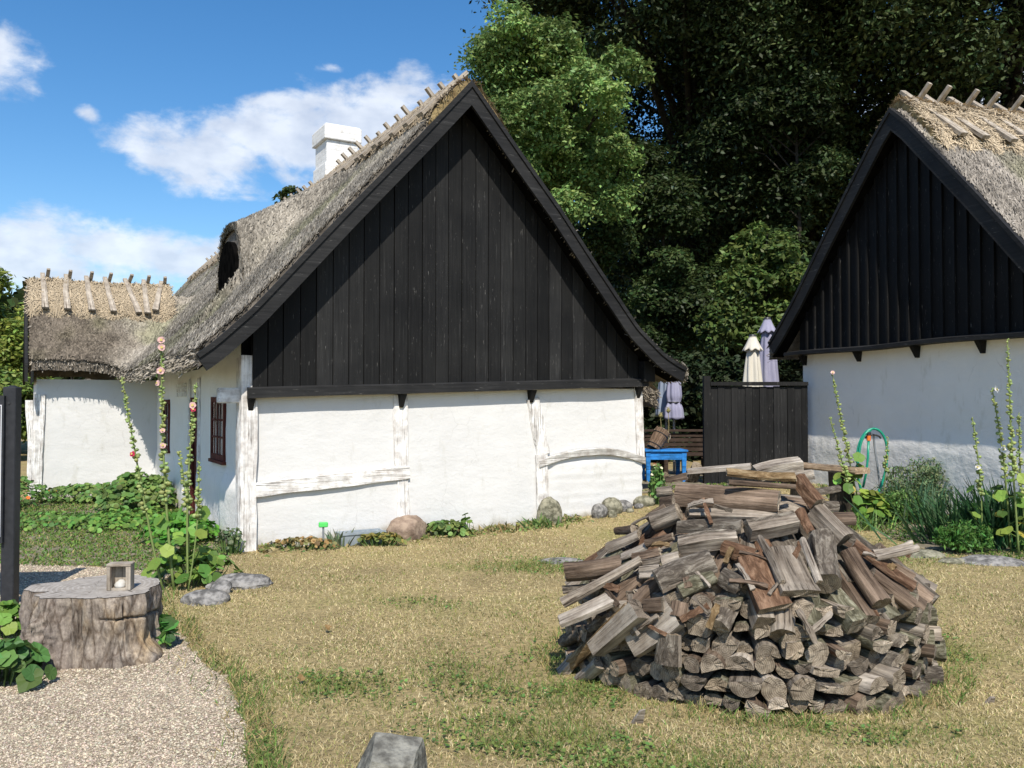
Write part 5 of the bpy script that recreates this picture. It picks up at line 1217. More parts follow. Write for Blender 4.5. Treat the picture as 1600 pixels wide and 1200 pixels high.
mb = MB(); mb.tube([(0, 0, -.05), (-.03, 0, zt * .4), (-.09, 0, zt * .85), (-.11, -.02, zt)], .014, 10); mb.build('post', M['metal'], hs)
mb = MB(); a = np.linspace(0, PI, 12); mb.tube(np.stack([-.13 + .10 * np.cos(a), -.05 + 0 * a, zt - .06 + .05 * np.sin(a)], -1), .012, 8); mb.build('hook', M['darkmetal'], hs)
c = at(1362, 726, 11.47); hz_ = empty('garden_hose', (c[0], c[1], c[2]), 0, 'green garden hose hanging in a long loop on the metal post', 'hose')
a = np.linspace(.5 * PI, 2.5 * PI, 60); rx, rz = .205, .475
loop = np.stack([rx * np.cos(a) + .02 * np.sin(2 * a) + .03 * np.sin(a), .02 * np.cos(a * 1.0), rz * np.sin(a)], -1)
mb = MB(); mb.tube(loop, .017, 8); l2 = np.array([(-.02, -.03, .455), (-.10, -.05, .42), (-.165, -.05, .28), (-.20, -.05, .05), (-.205, -.05, -.10)]); 
def spline(p, n):
    p = np.asarray(p, float); t = np.arange(len(p)); tt = np.linspace(0, len(p) - 1, n); return np.stack([np.interp(tt, t, p[:, k]) for k in range(3)], -1)
mb.tube(spline(l2, 12), .016, 8); mb.tube([(-.055, -.04, .32), (-.07, -.05, .1), (-.09, -.045, -.1), (-.13, -.03, -.3)], .016, 8); mb.build('hose_loop', M['hose'], hz_, smooth=True)
mb = MB(); mb.tube([(-.205, -.05, -.10), (-.203, -.05, -.16)], .024, 10); mb.build('connector', M['orange'], hz_)
mb = MB(); mb.tube([(-.05, -.04, .39), (-.055, -.04, .32)], .026, 10); mb.build('connector', M['orange'], hz_)
mb = MB(); mb.tube([(-.05, -.04, .43), (-.05, -.04, .39)], .030, 10); mb.build('tap', M['darkmetal'], hz_)

# ------------------------------------------------------------------ flowers, shrubs and weeds
def fans(mb, P, N, R, col, k=9, lobes=5, dep=.13, cup=.12, mat=0):
    n = len(P); N = unit(N); ref = np.where(np.abs(N[:, 2:]) > .95, np.array([[1., 0, 0]]), np.array([[0, 0, 1.]]))
    X = unit(np.cross(ref, N)); Y = np.cross(N, X); a = np.arange(k) * 2 * PI / k; ph = RNG.uniform(0, 6.28, n)
    aa = a[None, :] + ph[:, None]; rr = R[:, None] * (1 - dep * (.5 + .5 * np.cos(lobes * a))[None, :]) * (1 + RNG.normal(size=(n, k)) * .05)
    V = P[:, None, :] + rr[..., None] * (np.cos(aa)[..., None] * X[:, None, :] + np.sin(aa)[..., None] * Y[:, None, :]) + (cup * RNG.normal(size=(n, k)) * .35 + cup * .6)[..., None] * R[:, None, None] * N[:, None, :]
    V = np.concatenate([P[:, None, :], V], 1); b = (np.arange(n) * (k + 1))[:, None, None]
    F = np.array([(0, 1 + i, 1 + (i + 1) % k) for i in range(k)])[None] + b
    mb.add(V.reshape(-1, 3), F.reshape(-1, 3), mat, np.repeat(col, k + 1, axis=0))
def greens(n, base=(.10, .22, .045), var=.3):
    t = 1 + RNG.normal(size=(n, 1)) * var; c = np.array(base) * np.clip(t, .4, 1.9); c[:, 0] *= 1 + RNG.uniform(-.2, .45, n); return np.clip(c, .004, .8)
def bush(name, label, cat, x, y, rx, ry, h, n, r, base, group=None, k=9, lobes=5, flowers=()):
    z = g1(x, y); o = empty(name, (x, y, z), 0, label, cat, group)
    q = RNG.normal(size=(n, 2)); q = q / np.maximum(1, np.linalg.norm(q, axis=1, keepdims=True) / 1.0) * RNG.uniform(.3, 1, (n, 1))
    e = np.clip(1 - (q ** 2).sum(1), .08, 1) ** .5; top = h * e * (.65 + .5 * n2(q[:, 0] * rx + x, q[:, 1] * ry + y, 3.0, 3)); zz = top * RNG.uniform(.35, 1, n) ** .6
    P = np.stack([q[:, 0] * rx, q[:, 1] * ry, zz + .02], -1); N = unit(np.stack([q[:, 0] * .7 + RNG.normal(size=n) * .45, q[:, 1] * .7 + RNG.normal(size=n) * .45 - .15, np.full(n, .9)], -1))
    mb = MB(); fans(mb, P, N, r * RNG.uniform(.55, 1.2, n), greens(n, base), k, lobes)
    for c, m_, sz in flowers:
        s = RNG.integers(0, n, m_); fans(mb, P[s] + [0, 0, .04], N[s] + [0, -.3, 0], np.full(m_, sz), np.tile(c, (m_, 1)), 6, 5, .2, .12, 1)
    mb.build('leaves', [M['leaf'], M['petal']], o)
    s = RNG.integers(0, n, min(n, 90)); mb = MB()
    for i in s: mb.tube([(P[i, 0] * .6, P[i, 1] * .6, -.02), (P[i, 0] * .9, P[i, 1] * .9, P[i, 2] * .5), P[i]], .004, 4, col=(.12, .2, .06), cap=False)
    mb.build('stems', M['stem'], o)
    return o
NB = (.115, .22, .055)
G_ = 'leafy plants of the flower bed'
p = mw(-1.1, 6.1); bush('nasturtium', 'wide bed of round leaved nasturtiums along the low side wing wall', 'plant', p[0], p[1], .95, .5, .28, 1000, .042, NB, None, flowers=(((.85, .25, .05), 4, .022),))
p = mw(-.55, 4.5); bush('nasturtium', 'tall mound of dark green nasturtiums in the corner between wing and door', 'plant', p[0], p[1], .55, .85, .55, 1500, .045, NB)
p = mw(-.9, 2.9); bush('nasturtium', 'light green low nasturtiums spreading before the oxblood door', 'plant', p[0], p[1], .7, .95, .17, 620, .036, (.12, .26, .05))
p = mw(-.52, .95); bush('nasturtium', 'bright green leafy clump under the window at the cottage corner', 'plant', p[0], p[1], .42, .62, .34, 1000, .035, (.075, .23, .03))
p = mw(-.05, -.08); bush('weed', 'small grey green weed at the foot of the white corner post', 'plant', p[0] - .12, p[1] - .1, .18, .12, .3, 160, .022, (.12, .18, .09), None, 5, 1)
p = at(75, 800, 13.2); bush('wildflowers', 'tangle of wild flowers with orange poppies left of the wing wall', 'plant', -8.0, 13.3, 1.0, .8, .5, 1100, .036, (.10, .22, .05), None, 7, 3, (((.85, .2, .05), 9, .035), ((.75, .5, .5), 5, .02)))
bush('wildflowers', 'low green wild flowers along the path behind the information board', 'plant', -6.2, 11.4, 1.2, .8, .13, 520, .03, (.11, .24, .05), None, 7, 3)
bush('mallow', 'big leaved mallow plant before the left side of the tree stump', 'plant', -2.93, 4.98, .30, .22, .26, 90, .07, (.10, .21, .055), None, 20, 5)
bush('mallow', 'mallow with yellowing leaves at the foot of the information board', 'plant', -3.46, 5.95, .22, .2, .22, 60, .06, (.13, .24, .045), None, 20, 5)
bush('mallow', 'small mallow seedling at the right side of the tree stump', 'plant', -2.30, 5.72, .12, .12, .16, 36, .055, (.085, .23, .05), None, 11, 5)
bush('mallow', 'leafy base of the hollyhocks between stump and pale rock', 'plant', -2.85, 7.75, .42, .3, .30, 110, .06, (.13, .24, .05), None, 11, 5)
p = mw(5.47, -.12); bush('flowering_plant', 'green plant with pale and red flowers at the end of the cottage wall', 'plant', p[0] + .12, p[1] + .05, .12, .2, .55, 260, .03, (.09, .21, .05), None, 6, 2, (((.8, .75, .5), 14, .025), ((.75, .12, .08), 6, .025)))
def hollyhock(label, x, y, top, lean, bud0, flowers, seed, thick=.011, leafn=5, group='hollyhocks'):
    rg = np.random.default_rng(seed); z0 = g1(x, y); o = empty('hollyhock', (x, y, z0), 0, label, 'hollyhock', group)
    T = np.array([top[0] - x, top[1] - y, top[2] - z0]); t = np.linspace(0, 1, 14); w = rg.uniform(-.05, .05)
    S = np.stack([T[0] * t ** lean + w * np.sin(t * PI), T[1] * t, T[2] * t], -1); mb = MB(); mb.tube(S, np.linspace(thick, .005, 14), 6, col=(.24, .31, .10))
    def onst(q): return np.stack([np.interp(q, t, S[:, k]) for k in range(3)], -1)
    n = int(T[2] * (1 - bud0) * 85); q = np.sort(rg.uniform(bud0, 1, n)); P = onst(q); a = rg.uniform(0, 6.28, n); out = np.stack([np.cos(a), np.sin(a), rg.uniform(-.1, .5, n)], -1)
    rr = .0215 * (1.02 - .55 * (q - bud0) / (1 - bud0)) * rg.uniform(.7, 1.25, n); C = P + out * (rr * 1.15)[:, None]
    for i in range(n):
        X = unit(out[i]); Y = unit(np.cross(X, [0, 0, 1.])); Z = np.cross(X, Y); rb = rr[i]; V = [C[i] - X * rb * 1.1]
        for xx, r_ in ((-.3, .95), (.55, .7)): V += [C[i] + X * rb * xx + rb * r_ * (math.cos(b) * Y + math.sin(b) * Z) for b in np.arange(5) * 1.2566]
        V.append(C[i] + X * rb * 1.25); F = [(0, 1 + (k + 1) % 5, 1 + k) for k in range(5)] + [(1 + k, 1 + (k + 1) % 5, 6 + (k + 1) % 5, 6 + k) for k in range(5)] + [(6 + k, 6 + (k + 1) % 5, 11) for k in range(5)]
        mb.add(V, F, 0, np.array((.34, .42, .15)) * rg.uniform(.75, 1.3) * [rg.uniform(.85, 1.2), 1, 1])
    smb = mb
    for c, qq, sz in flowers:
        p = onst(np.array([qq]))[0]; a = rg.uniform(-2.4, -.7); d = np.array([math.cos(a), math.sin(a), .25]); mb = MB()
        fans(mb, (p + d * .035)[None], d[None], np.array([sz * .68]), np.array([c]), 12, 5, .14, .35); fans(mb, (p + d * .05)[None], d[None], np.array([sz * .25]), np.array([(.6, .5, .15)]), 6, 1, 0); mb.build('flower', M['petal'], o)
    m = leafn; ql = rg.uniform(.04, bud0 + .05, m); P = onst(ql); a = rg.uniform(0, 6.28, m); L = rg.uniform(.06, .17, m); D = np.stack([np.cos(a), np.sin(a), np.full(m, .25)], -1); E = P + D * L[:, None]
    for i in range(m): smb.tube([P[i] - D[i] * .01, P[i] + D[i] * L[i] * .6 + [0, 0, .02], E[i]], .004, 4, col=(.18, .28, .07), cap=False)
    smb.build('flower_spike', M['leaf'], o, smooth=True)
    mb = MB(); cl = greens(m, (.15, .27, .05)); yl = rg.random(m) < .10; cl[yl] = (.42, .34, .06); fans(mb, E, D * .4 + np.array([0, -.55, .6]) + rg.normal(size=(m, 3)) * .3, rg.uniform(.05, .085, m), cl, 11, 5, .2); mb.build('leaves', M['leaf'], o)
    return o
PK, RD, WH = (.70, .45, .42), (.50, .035, .09), (.85, .82, .78)
hollyhock('tall hollyhock nearest the information board with one deep red flower', -2.98, 7.42, at(190, 588, 7.5), .9, .36, [(RD, .63, .04)], 1)
hollyhock('tallest hollyhock with several pink flowers at its tip, before the cottage eave', -2.90, 7.45, at(252, 528, 7.7), .9, .34, [(PK, .985, .05), (PK, .955, .05), (PK, .86, .055), (PK, .81, .045), (PK, .62, .035), (PK, .56, .04)], 2, .013)
hollyhock('hollyhock leaning right across the oxblood door', -2.80, 7.5, at(307, 598, 7.8), 1.3, .36, [(PK, .88, .05), (RD, .86, .035)], 3)
hollyhock('short thin hollyhock between the two taller ones by the door', -2.84, 7.6, at(280, 705, 7.75), 1.0, .5, [(WH, .7, .03)], 4, .007, 5)
hollyhock('small side hollyhock bending right before the door bottom', -2.76, 7.4, at(311, 722, 7.6), 1.6, .55, [], 5, .007, 4)
hollyhock('leaning hollyhock left of the green hose with a tiny pink flower at the tip', *at(1352, 800, 10.9)[:2], at(1300, 581, 10.9), .8, .4, [((.85, .55, .5), .99, .04)], 6, .010, 8)
hollyhock('shorter leaning hollyhock left of the green hose', *at(1346, 800, 10.8)[:2], at(1297, 652, 10.8), .8, .4, [], 7, .009, 8)
hollyhock('slim bare hollyhock just right of the green hose', *at(1382, 798, 11.3)[:2], at(1388, 683, 11.3), 1, .55, [], 8, .006, 4)
hollyhock('middling hollyhock of the right bed with a white flower halfway', *at(1534, 850, 9.4)[:2], at(1519, 652, 9.4), 1.0, .42, [(WH, .62, .045)], 9, .009, 9)
hollyhock('hollyhock with a big white flower at its tip in the right bed', *at(1580, 850, 9.3)[:2], at(1550, 606, 9.3), .8, .42, [(WH, .985, .06), (WH, .62, .05)], 10, .010, 9)
hollyhock('very tall hollyhock curving left at the right edge', *at(1592, 862, 9.1)[:2], at(1574, 530, 9.1), 2.0, .36, [], 11, .012, 9)
hollyhock('second tall hollyhock at the right edge with yellow leaves below', *at(1606, 856, 9.2)[:2], at(1592, 645, 9.2), 1.0, .38, [(WH, .5, .04)], 12, .010, 9)
def blades(name, label, cat, x, y, rx, ry, h, n, base, w=.014, lean=.35, group=None):
    z = g1(x, y); o = empty(name, (x, y, z), 0, label, cat, group); P = np.stack([RNG.normal(size=n) * rx * .5, RNG.normal(size=n) * ry * .5, np.zeros(n)], -1)
    L = h * RNG.uniform(.55, 1.1, n); d = np.stack([RNG.normal(size=n) * lean + P[:, 0] * .8, RNG.normal(size=n) * lean, np.ones(n)], -1); d = unit(d); a = RNG.uniform(0, PI, n); s = np.stack([np.cos(a), np.sin(a), 0 * a], -1)
    V = []; mb = MB(); c = greens(n, base, .28)
    bendv = np.stack([d[:, 0], d[:, 1], -.15 * np.ones(n)], -1) * .35
    rows = []
    for t, ww in ((0, .8), (.4, 1), (.75, .7), (1, .08)): 
        q = P + d * (L * t)[:, None] + bendv * (L * t * t)[:, None]; rows += [q - s * w * ww / 1, q + s * w * ww / 1]
    V = np.stack(rows, 1); b = (np.arange(n) * 8)[:, None, None]; F = np.array([(0, 1, 3, 2), (2, 3, 5, 4), (4, 5, 7, 6)])[None] + b
    mb.add(V.reshape(-1, 3), F.reshape(-1, 4), 0, np.repeat(c, 8, axis=0)); mb.build('leaves', M['leaf'], o); 
    mb = MB(); mb.tube([(0, 0, -.06), (0, 0, .03)], [rx * .3, rx * .15], 8, col=(.12, .14, .05)); mb.build('root_crown', M['stem'], o); return o
IR = (.045, .12, .045)
blades('iris', 'narrow grey green leek like leaves standing left in the right flower bed', 'plant', *at(1428, 812, 11.0)[:2], .3, .22, .55, 110, (.085, .17, .095), .010, .16)
blades('iris', 'dense dark green iris clump in the middle of the right flower bed', 'plant', *at(1520, 838, 9.9)[:2], .62, .35, .62, 420, IR, .013, .30)
blades('iris', 'tall dark iris clump at the right edge of the flower bed', 'plant', *at(1590, 840, 9.7)[:2], .45, .3, .78, 330, IR, .014, .22)
def feathery(label, x, y, rx, ry, h, n, base, r=.020):
    z = g1(x, y); o = empty('feathery_shrub', (x, y, z), 0, label, 'shrub'); q = RNG.normal(size=(n, 3)) * .45; q = q / np.maximum(1, np.linalg.norm(q, axis=1, keepdims=True))
    P = np.stack([q[:, 0] * rx, q[:, 1] * ry, np.abs(q[:, 2]) * h + .05 + h * .25 * RNG.random(n)], -1); P = P + .06 * (np.stack([n2(P[:, 0], P[:, 2], 6, s) for s in (1, 2, 3)], -1) - .5) * 3; P[:, 2] = np.maximum(P[:, 2], .01)
    mb = MB(); D = randdir(n) * r; D[:, 2] += r * .4; diamonds(mb, P, D * 1.4, unit(np.cross(D, randdir(n))) * r * .5, greens(n, base, .35)); mb.build('leaves', M['leaf'], o); mb = MB()
    for i in range(60): mb.tube([(P[i, 0] * .2, P[i, 1] * .2, 0), P[i] * [.7, .7, .6], P[i]], .003, 4, col=(.12, .16, .06), cap=False)
    mb.build('stems', M['stem'], o); return o
feathery('fine leaved silvery green shrub against the rough white wall right of the hose', *at(1445, 790, 11.55)[:2], .62, .28, .55, 7500, (.15, .23, .11))
feathery('low fine leaved green shrub at the foot of the hose post', *at(1400, 812, 11.0)[:2], .35, .25, .30, 2600, (.10, .20, .05))
feathery('round low green herb in front of the dark iris clump', *at(1505, 855, 9.3)[:2], .33, .22, .24, 2600, (.075, .19, .04))
bush('border_plant', 'broad leaved plant with yellow leaves below the green hose', 'plant', *at(1362, 806, 10.8)[:2], .22, .18, .5, 70, .065, (.17, .28, .05), None, 11, 5)
# low greenery at the gable foot
bush('weed', 'leafy green weed right of the reddish boulder', 'plant', *mw(2.30, -.22)[:2], .32, .14, .17, 130, .045, (.13, .22, .06), None, 7, 1)
bush('weed', 'single upright weed with two big leaves against the white gable wall', 'plant', *mw(2.62, -.12)[:2], .08, .05, .30, 9, .06, (.11, .22, .05), None, 7, 1)
bush('weed', 'yellow green weeds with long leaves before the zinc trough', 'plant', *mw(1.35, -.40)[:2], .34, .10, .14, 110, .040, (.22, .24, .07), None, 6, 1)
bush('weed', 'dry tan and green weeds beside the green plant marker', 'plant', *mw(.55, -.22)[:2], .42, .13, .12, 190, .03, (.26, .22, .09), None, 6, 1)
blades('weed', 'spiky pale green plant in front of the tall boulder', 'plant', *mw(3.62, -.26)[:2], .22, .12, .2, 46, (.13, .22, .07), .016, .5)
blades('weed', 'grey green spiky leaves between the marker and the trough', 'plant', *mw(.93, -.25)[:2], .12, .08, .22, 24, (.14, .20, .11), .018, .4)
blades('weed', 'dry spiky leaves at the wall between reddish and tall boulder', 'plant', *mw(3.05, -.20)[:2], .3, .1, .13, 60, (.22, .22, .09), .010, .7)
blades('weed', 'green grass tuft before the plank bench supports', 'plant', *at(1345, 812, 10.6)[:2], .35, .2, .26, 150, (.13, .24, .06), .008, .4)

# ------------------------------------------------------------------ trees
def tree(name, label, cat, x, y, trunk_h, trunk_r, clumps, nleaf, leaf, base, seed, group=None, mat='leaf_dark', flat=.55, var=.3, zoff=0.):
    """clumps: rows of (dx, dy, z, radius); leaves are spread through each clump in sprays, limbs run from the trunk to the clumps"""
    rg = np.random.default_rng(seed); o = empty(name, (x, y, zoff), 0, label, cat, group); C = np.array(clumps, float)
    mb = MB(); zz = np.linspace(-.2, trunk_h, 10); wob = np.cumsum(rg.normal(size=(10, 2)) * .06, 0); S = np.stack([wob[:, 0], wob[:, 1], zz], -1)
    mb.tube(S, trunk_r * (1 - .72 * np.linspace(0, 1, 10)) + trunk_r * .4 * np.exp(-np.linspace(0, 1, 10) * 12), 12)
    for i in rg.permutation(len(C))[:60]:
        c = C[i]; z0 = min(trunk_h * .95, max(trunk_h * .2, c[2] - np.hypot(c[0], c[1]) * .7)); b = np.array([np.interp(z0, zz, S[:, 0]), np.interp(z0, zz, S[:, 1]), z0]); mid = (b + c[:3]) / 2 + rg.normal(size=3) * .25 + [0, 0, .3]
        r0 = trunk_r * .28 * min(1, 4 / (1 + z0 * .3)); mb.tube([b, mid, c[:3]], [r0, r0 * .6, r0 * .2], 6, cap=False)
    mb.build('trunk', M['trunk'], o, smooth=True)
    w = C[:, 3] ** 2; cnt = np.maximum(20, (nleaf * w / w.sum()).astype(int)); P = []; N = []; K = []
    for c, n in zip(C, cnt):
        ns = max(5, n // 26); d = unit(rg.normal(size=(ns, 3))); rad = rg.uniform(.25, 1, (ns, 1)) ** .5; sp = d * rad * c[3] * [1, 1, flat + .15] + c[:3]
        ids = rg.integers(0, ns, n); sz = c[3] * .30
        off = rg.normal(size=(n, 3)) * [sz, sz, sz * .35]; off[:, 2] -= .35 * (off[:, 0] ** 2 + off[:, 1] ** 2) / (sz * 2)
        P.append(sp[ids] + off); N.append(unit(d[ids] * .6 + [0, 0, .8] + rg.normal(size=(n, 3)) * .55)); K.append(np.repeat((1 + rg.normal() * var * .6), n) * (1 + rg.normal(size=ns) * var * .5)[ids])
    P, N, K = np.concatenate(P), np.concatenate(N), np.concatenate(K); n = len(P)
    D = unit(np.cross(N, rg.normal(size=(n, 3)))); Wd = np.cross(N, D); sz = leaf * rg.uniform(.6, 1.25, (n, 1))
    col = np.array(base) * np.clip(K, .45, 1.7)[:, None] * (1 + rg.normal(size=(n, 1)) * .18); col[:, 0] *= 1 + rg.uniform(-.15, .4, n); mb = MB()
    diamonds(mb, P, D * sz, Wd * sz * .5, np.clip(col, .003, .8)); mb.build('crown', M[mat], o); return o
def crown_ell(rg, n, cx, cy, cz, rx, ry, rz, r, shell=.55):
    d = unit(rg.normal(size=(n, 3))); rad = rg.uniform(shell, 1, (n, 1)); P = d * rad * [rx, ry, rz] + [cx, cy, cz]
    return np.concatenate([P, (r * rg.uniform(.7, 1.25, n))[:, None]], 1)
rt = np.random.default_rng(5)
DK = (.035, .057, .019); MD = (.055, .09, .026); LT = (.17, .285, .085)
# airy light green tree behind the cottage ridge
cl = np.concatenate([crown_ell(rt, 80, 0.1, -.4, 9.3, 2.7, 2.2, 3.9, .50, .30), crown_ell(rt, 10, -1.3, -.4, 10.6, 1.2, 1.0, 1.7, .7, .3)])
tree('ash_tree', 'airy light green tree rising right behind the cottage ridge', 'tree', 1.05, 24, 10.5, .28, cl, 95000, .070, LT, 1, None, 'leaf', .7, .3)
# dark giants: wide upper crowns reaching forward over a shaded lower part
def giant(name, label, x, y, rt, n, leaf, base, seed, w=1., cut=0):
    rows = []
    for z, rad, fwd, k in ((3.5, 3.2, 1.0, 16), (6, 4.2, 1.2, 24), (9, 5.0, .6, 30), (12, 5.8, -.8, 34), (15, 6.6, -2.6, 40), (18.5, 6.4, -2.8, 36), (22, 4.8, -1.5, 24), (25, 2.6, -.5, 10)):
        a = rt.uniform(0, 2 * PI, k); r = rad * w * rt.uniform(.25, 1, k) ** .5; rows.append(np.stack([r * np.cos(a), r * np.sin(a) + fwd, z + rt.normal(size=k) * .9, rt.uniform(1.0, 1.7, k)], -1))
    return tree(name, label, 'tree', x, y, 20, .62, np.concatenate(rows), n, leaf, base, seed, 'tall dark trees behind the houses', 'leaf_dark', .5, .45)
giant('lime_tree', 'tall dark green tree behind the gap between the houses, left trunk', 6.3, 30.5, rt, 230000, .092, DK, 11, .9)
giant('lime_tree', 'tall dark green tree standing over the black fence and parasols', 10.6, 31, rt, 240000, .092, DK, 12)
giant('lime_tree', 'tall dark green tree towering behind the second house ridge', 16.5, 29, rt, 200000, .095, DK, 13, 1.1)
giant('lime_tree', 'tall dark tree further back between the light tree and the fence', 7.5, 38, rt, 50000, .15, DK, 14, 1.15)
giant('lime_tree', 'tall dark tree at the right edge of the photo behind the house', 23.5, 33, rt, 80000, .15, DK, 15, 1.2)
# sunlit lower boughs in front of the dark mass
cl = np.concatenate([crown_ell(rt, 14, 0, 0, 4.9, .95, .8, 1.3, .48, .3), crown_ell(rt, 6, -.6, -.2, 3.6, .9, .7, .8, .5, .3)])
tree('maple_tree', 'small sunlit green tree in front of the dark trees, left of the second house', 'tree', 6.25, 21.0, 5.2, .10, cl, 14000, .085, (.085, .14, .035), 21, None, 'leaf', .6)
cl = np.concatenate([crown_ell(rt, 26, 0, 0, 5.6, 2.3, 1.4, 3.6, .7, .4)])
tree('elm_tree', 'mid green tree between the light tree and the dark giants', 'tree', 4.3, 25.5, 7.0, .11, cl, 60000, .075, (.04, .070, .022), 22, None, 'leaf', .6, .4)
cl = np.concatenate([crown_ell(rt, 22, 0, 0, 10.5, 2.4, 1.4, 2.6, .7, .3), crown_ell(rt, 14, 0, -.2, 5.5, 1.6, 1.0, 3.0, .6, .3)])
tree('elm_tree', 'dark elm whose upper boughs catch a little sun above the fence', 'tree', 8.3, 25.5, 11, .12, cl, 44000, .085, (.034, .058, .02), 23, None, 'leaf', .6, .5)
# undergrowth masses behind the fence
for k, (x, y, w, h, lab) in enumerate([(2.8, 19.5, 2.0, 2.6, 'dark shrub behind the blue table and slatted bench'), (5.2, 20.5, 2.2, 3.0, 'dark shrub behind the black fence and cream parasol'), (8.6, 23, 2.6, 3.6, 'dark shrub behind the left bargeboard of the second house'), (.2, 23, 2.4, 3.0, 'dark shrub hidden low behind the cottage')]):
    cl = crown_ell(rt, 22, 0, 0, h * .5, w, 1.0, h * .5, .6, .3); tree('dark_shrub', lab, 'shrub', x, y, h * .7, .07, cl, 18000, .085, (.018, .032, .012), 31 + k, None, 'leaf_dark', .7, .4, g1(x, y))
# trees at the far left
LF = (.19, .27, .055)
for k, (x, y, w, h, n, c, lab) in enumerate([(-16.6, 27, 2.3, 5.6, 26000, LF, 'yellow green bushy tree left of the side wing'), (-14.2, 24, 1.3, 2.7, 12000, (.14, .22, .05), 'rounded green shrub close to the left wall of the wing'), (-19.5, 30, 2.6, 6.6, 20000, LF, 'taller tree behind the information board at the left edge'), (-12.2, 29.5, 2.0, 4.2, 12000, MD, 'green tree top hidden behind the side wing'), (-10.6, 21.5, 1.1, 2.0, 8000, (.10, .15, .03), 'low yellow green hedge bush beyond the wing corner')]):
    cl = np.concatenate([crown_ell(rt, 26, 0, 0, h * .52, w, w * .8, h * .48, w * .32, .4)]); tree('leafy_tree', lab, 'tree', x, y, h * .8, .14, cl, n, .10, c, 41 + k, 'trees beyond the side wing', 'leaf', .65)
cl = crown_ell(rt, 14, 0, 0, 10.6, 1.0, 1.0, 1.2, .5, .2); tree('leafy_tree', 'small tree crown showing beside the white chimney', 'tree', -9.6, 40.5, 10.4, .2, cl, 5000, .14, MD, 51, None, 'leaf', .7)
# far woodland along the horizon
mb = MB(); n = 90000; az = RNG.uniform(-1.1, 1.1, n); d = RNG.uniform(70, 95, n); hh = 7 + 5 * n2(az * 30, d * .05, .6, 3, 3); z = hh * RNG.uniform(0, 1, n) ** .7
P = np.stack([d * np.sin(az), d * np.cos(az), z], -1); D = randdir(n) * .5; diamonds(mb, P, D, unit(np.cross(D, randdir(n))) * .3, greens(n, (.035, .06, .02), .3)); tag(mb.build('far_woods', M['leaf_dark']), 'far line of woods closing the horizon behind houses and trees', 'woods', None, 'stuff')

# ------------------------------------------------------------------ ground, path, lawn
def axis_pts(lo, hi, fine_lo, fine_hi, f, growth=1.35):
    a = list(np.arange(fine_lo, fine_hi + f, f)); s = f
    while a[-1] < hi: s *= growth; a.append(a[-1] + s)
    s = f
    while a[0] > lo: s *= growth; a.insert(0, a[0] - s)
    return np.array(a)
gx, gy = axis_pts(-900, 900, -10, 10, .14), axis_pts(-300, 1500, 1.5, 17, .14); X, Y = np.meshgrid(gx, gy, indexing='ij')
GRAVEL = np.array([(-1.08, 1.0), (-1.10, 3.4), (-1.15, 3.8), (-1.26, 4.2), (-1.46, 4.65), (-1.70, 5.05), (-1.97, 5.45), (-2.2, 5.85), (-2.42, 6.2), (-2.72, 6.5), (-2.95, 7.0), (-3.0, 7.5), (-3.2, 8.15), (-4.2, 8.5), (-6.0, 8.75), (-9.5, 9.3), (-12, 9.3), (-12, 5.0), (-6, 1.0)])
def inside(px, py, poly):
    r = np.zeros(np.shape(px), bool); n = len(poly)
    for i in range(n):
        x0, y0 = poly[i]; x1, y1 = poly[(i + 1) % n]; c = ((y0 > py) != (y1 > py)) & (px < (x1 - x0) * (py - y0) / (y1 - y0 + 1e-12) + x0); r ^= c
    return r
Z = ground(X, Y); nx, ny = X.shape; idx = np.arange(nx * ny).reshape(nx, ny); q = np.stack([idx[:-1, :-1], idx[1:, :-1], idx[1:, 1:], idx[:-1, 1:]], -1).reshape(-1, 4)
mb = MB(); mb.add(np.stack([X, Y, Z], -1).reshape(-1, 3), q); tag(mb.build('ground', M['soil'], smooth=True), kind='structure')
# gravel path: a thin sheet with a ragged outline
def ragged(poly, step=.12, amp=.06, seed=1):
    out = []
    for i in range(len(poly)):
        a, b = poly[i], poly[(i + 1) % len(poly)]; m = max(1, int(np.linalg.norm(b - a) / step))
        for k in range(m):
            p = a + (b - a) * k / m; out.append(p + amp * (np.array([float(n2(p[0], p[1], 2.2, seed)), float(n2(p[0], p[1], 2.2, seed + 4))]) - .5) * 2 * min(1, m / 2))
    return np.array(out)
def sheet(name, poly, mat, dz, f=.10, seed=1, amp=.07):
    rp = ragged(poly, .12, amp, seed); x = np.arange(rp[:, 0].min() - f, rp[:, 0].max() + f, f); y = np.arange(rp[:, 1].min() - f, rp[:, 1].max() + f, f); Xg, Yg = np.meshgrid(x, y, indexing='ij')
    keep = inside(Xg[:-1, :-1] + f / 2, Yg[:-1, :-1] + f / 2, rp); id_ = np.arange(Xg.size).reshape(Xg.shape); qq = np.stack([id_[:-1, :-1], id_[1:, :-1], id_[1:, 1:], id_[:-1, 1:]], -1)[keep]
    mb = MB(); mb.add(np.stack([Xg, Yg, ground(Xg, Yg) + dz], -1).reshape(-1, 3), qq); return tag(mb.build(name, M[mat], smooth=True), kind='structure'), rp
_, GR = sheet('gravel_path', GRAVEL, 'gravel', .004, .07)
BED = np.array([(-3.2, 8.15), (-2.85, 8.4), tuple(mw(-.15, -.1)[:2]), tuple(mw(.0, 2)[:2]), tuple(mw(.1, 6.7)[:2]), tuple(mw(-1.9, 6.7)[:2]), (-9.0, 13.4), (-11, 10.5), (-9.5, 9.3), (-6.0, 8.75), (-4.2, 8.5)])
_, BD = sheet('bare_soil', BED, 'earth', .006, .08, 3, .22)
RB = np.array([tuple(rw(-1.9, .15)[:2]), tuple(rw(2.6, .15)[:2]), (6.2, 9.0), (5.6, 8.6), (4.9, 9.0), (4.5, 9.6), (4.4, 10.6), (4.3, 11.6)])
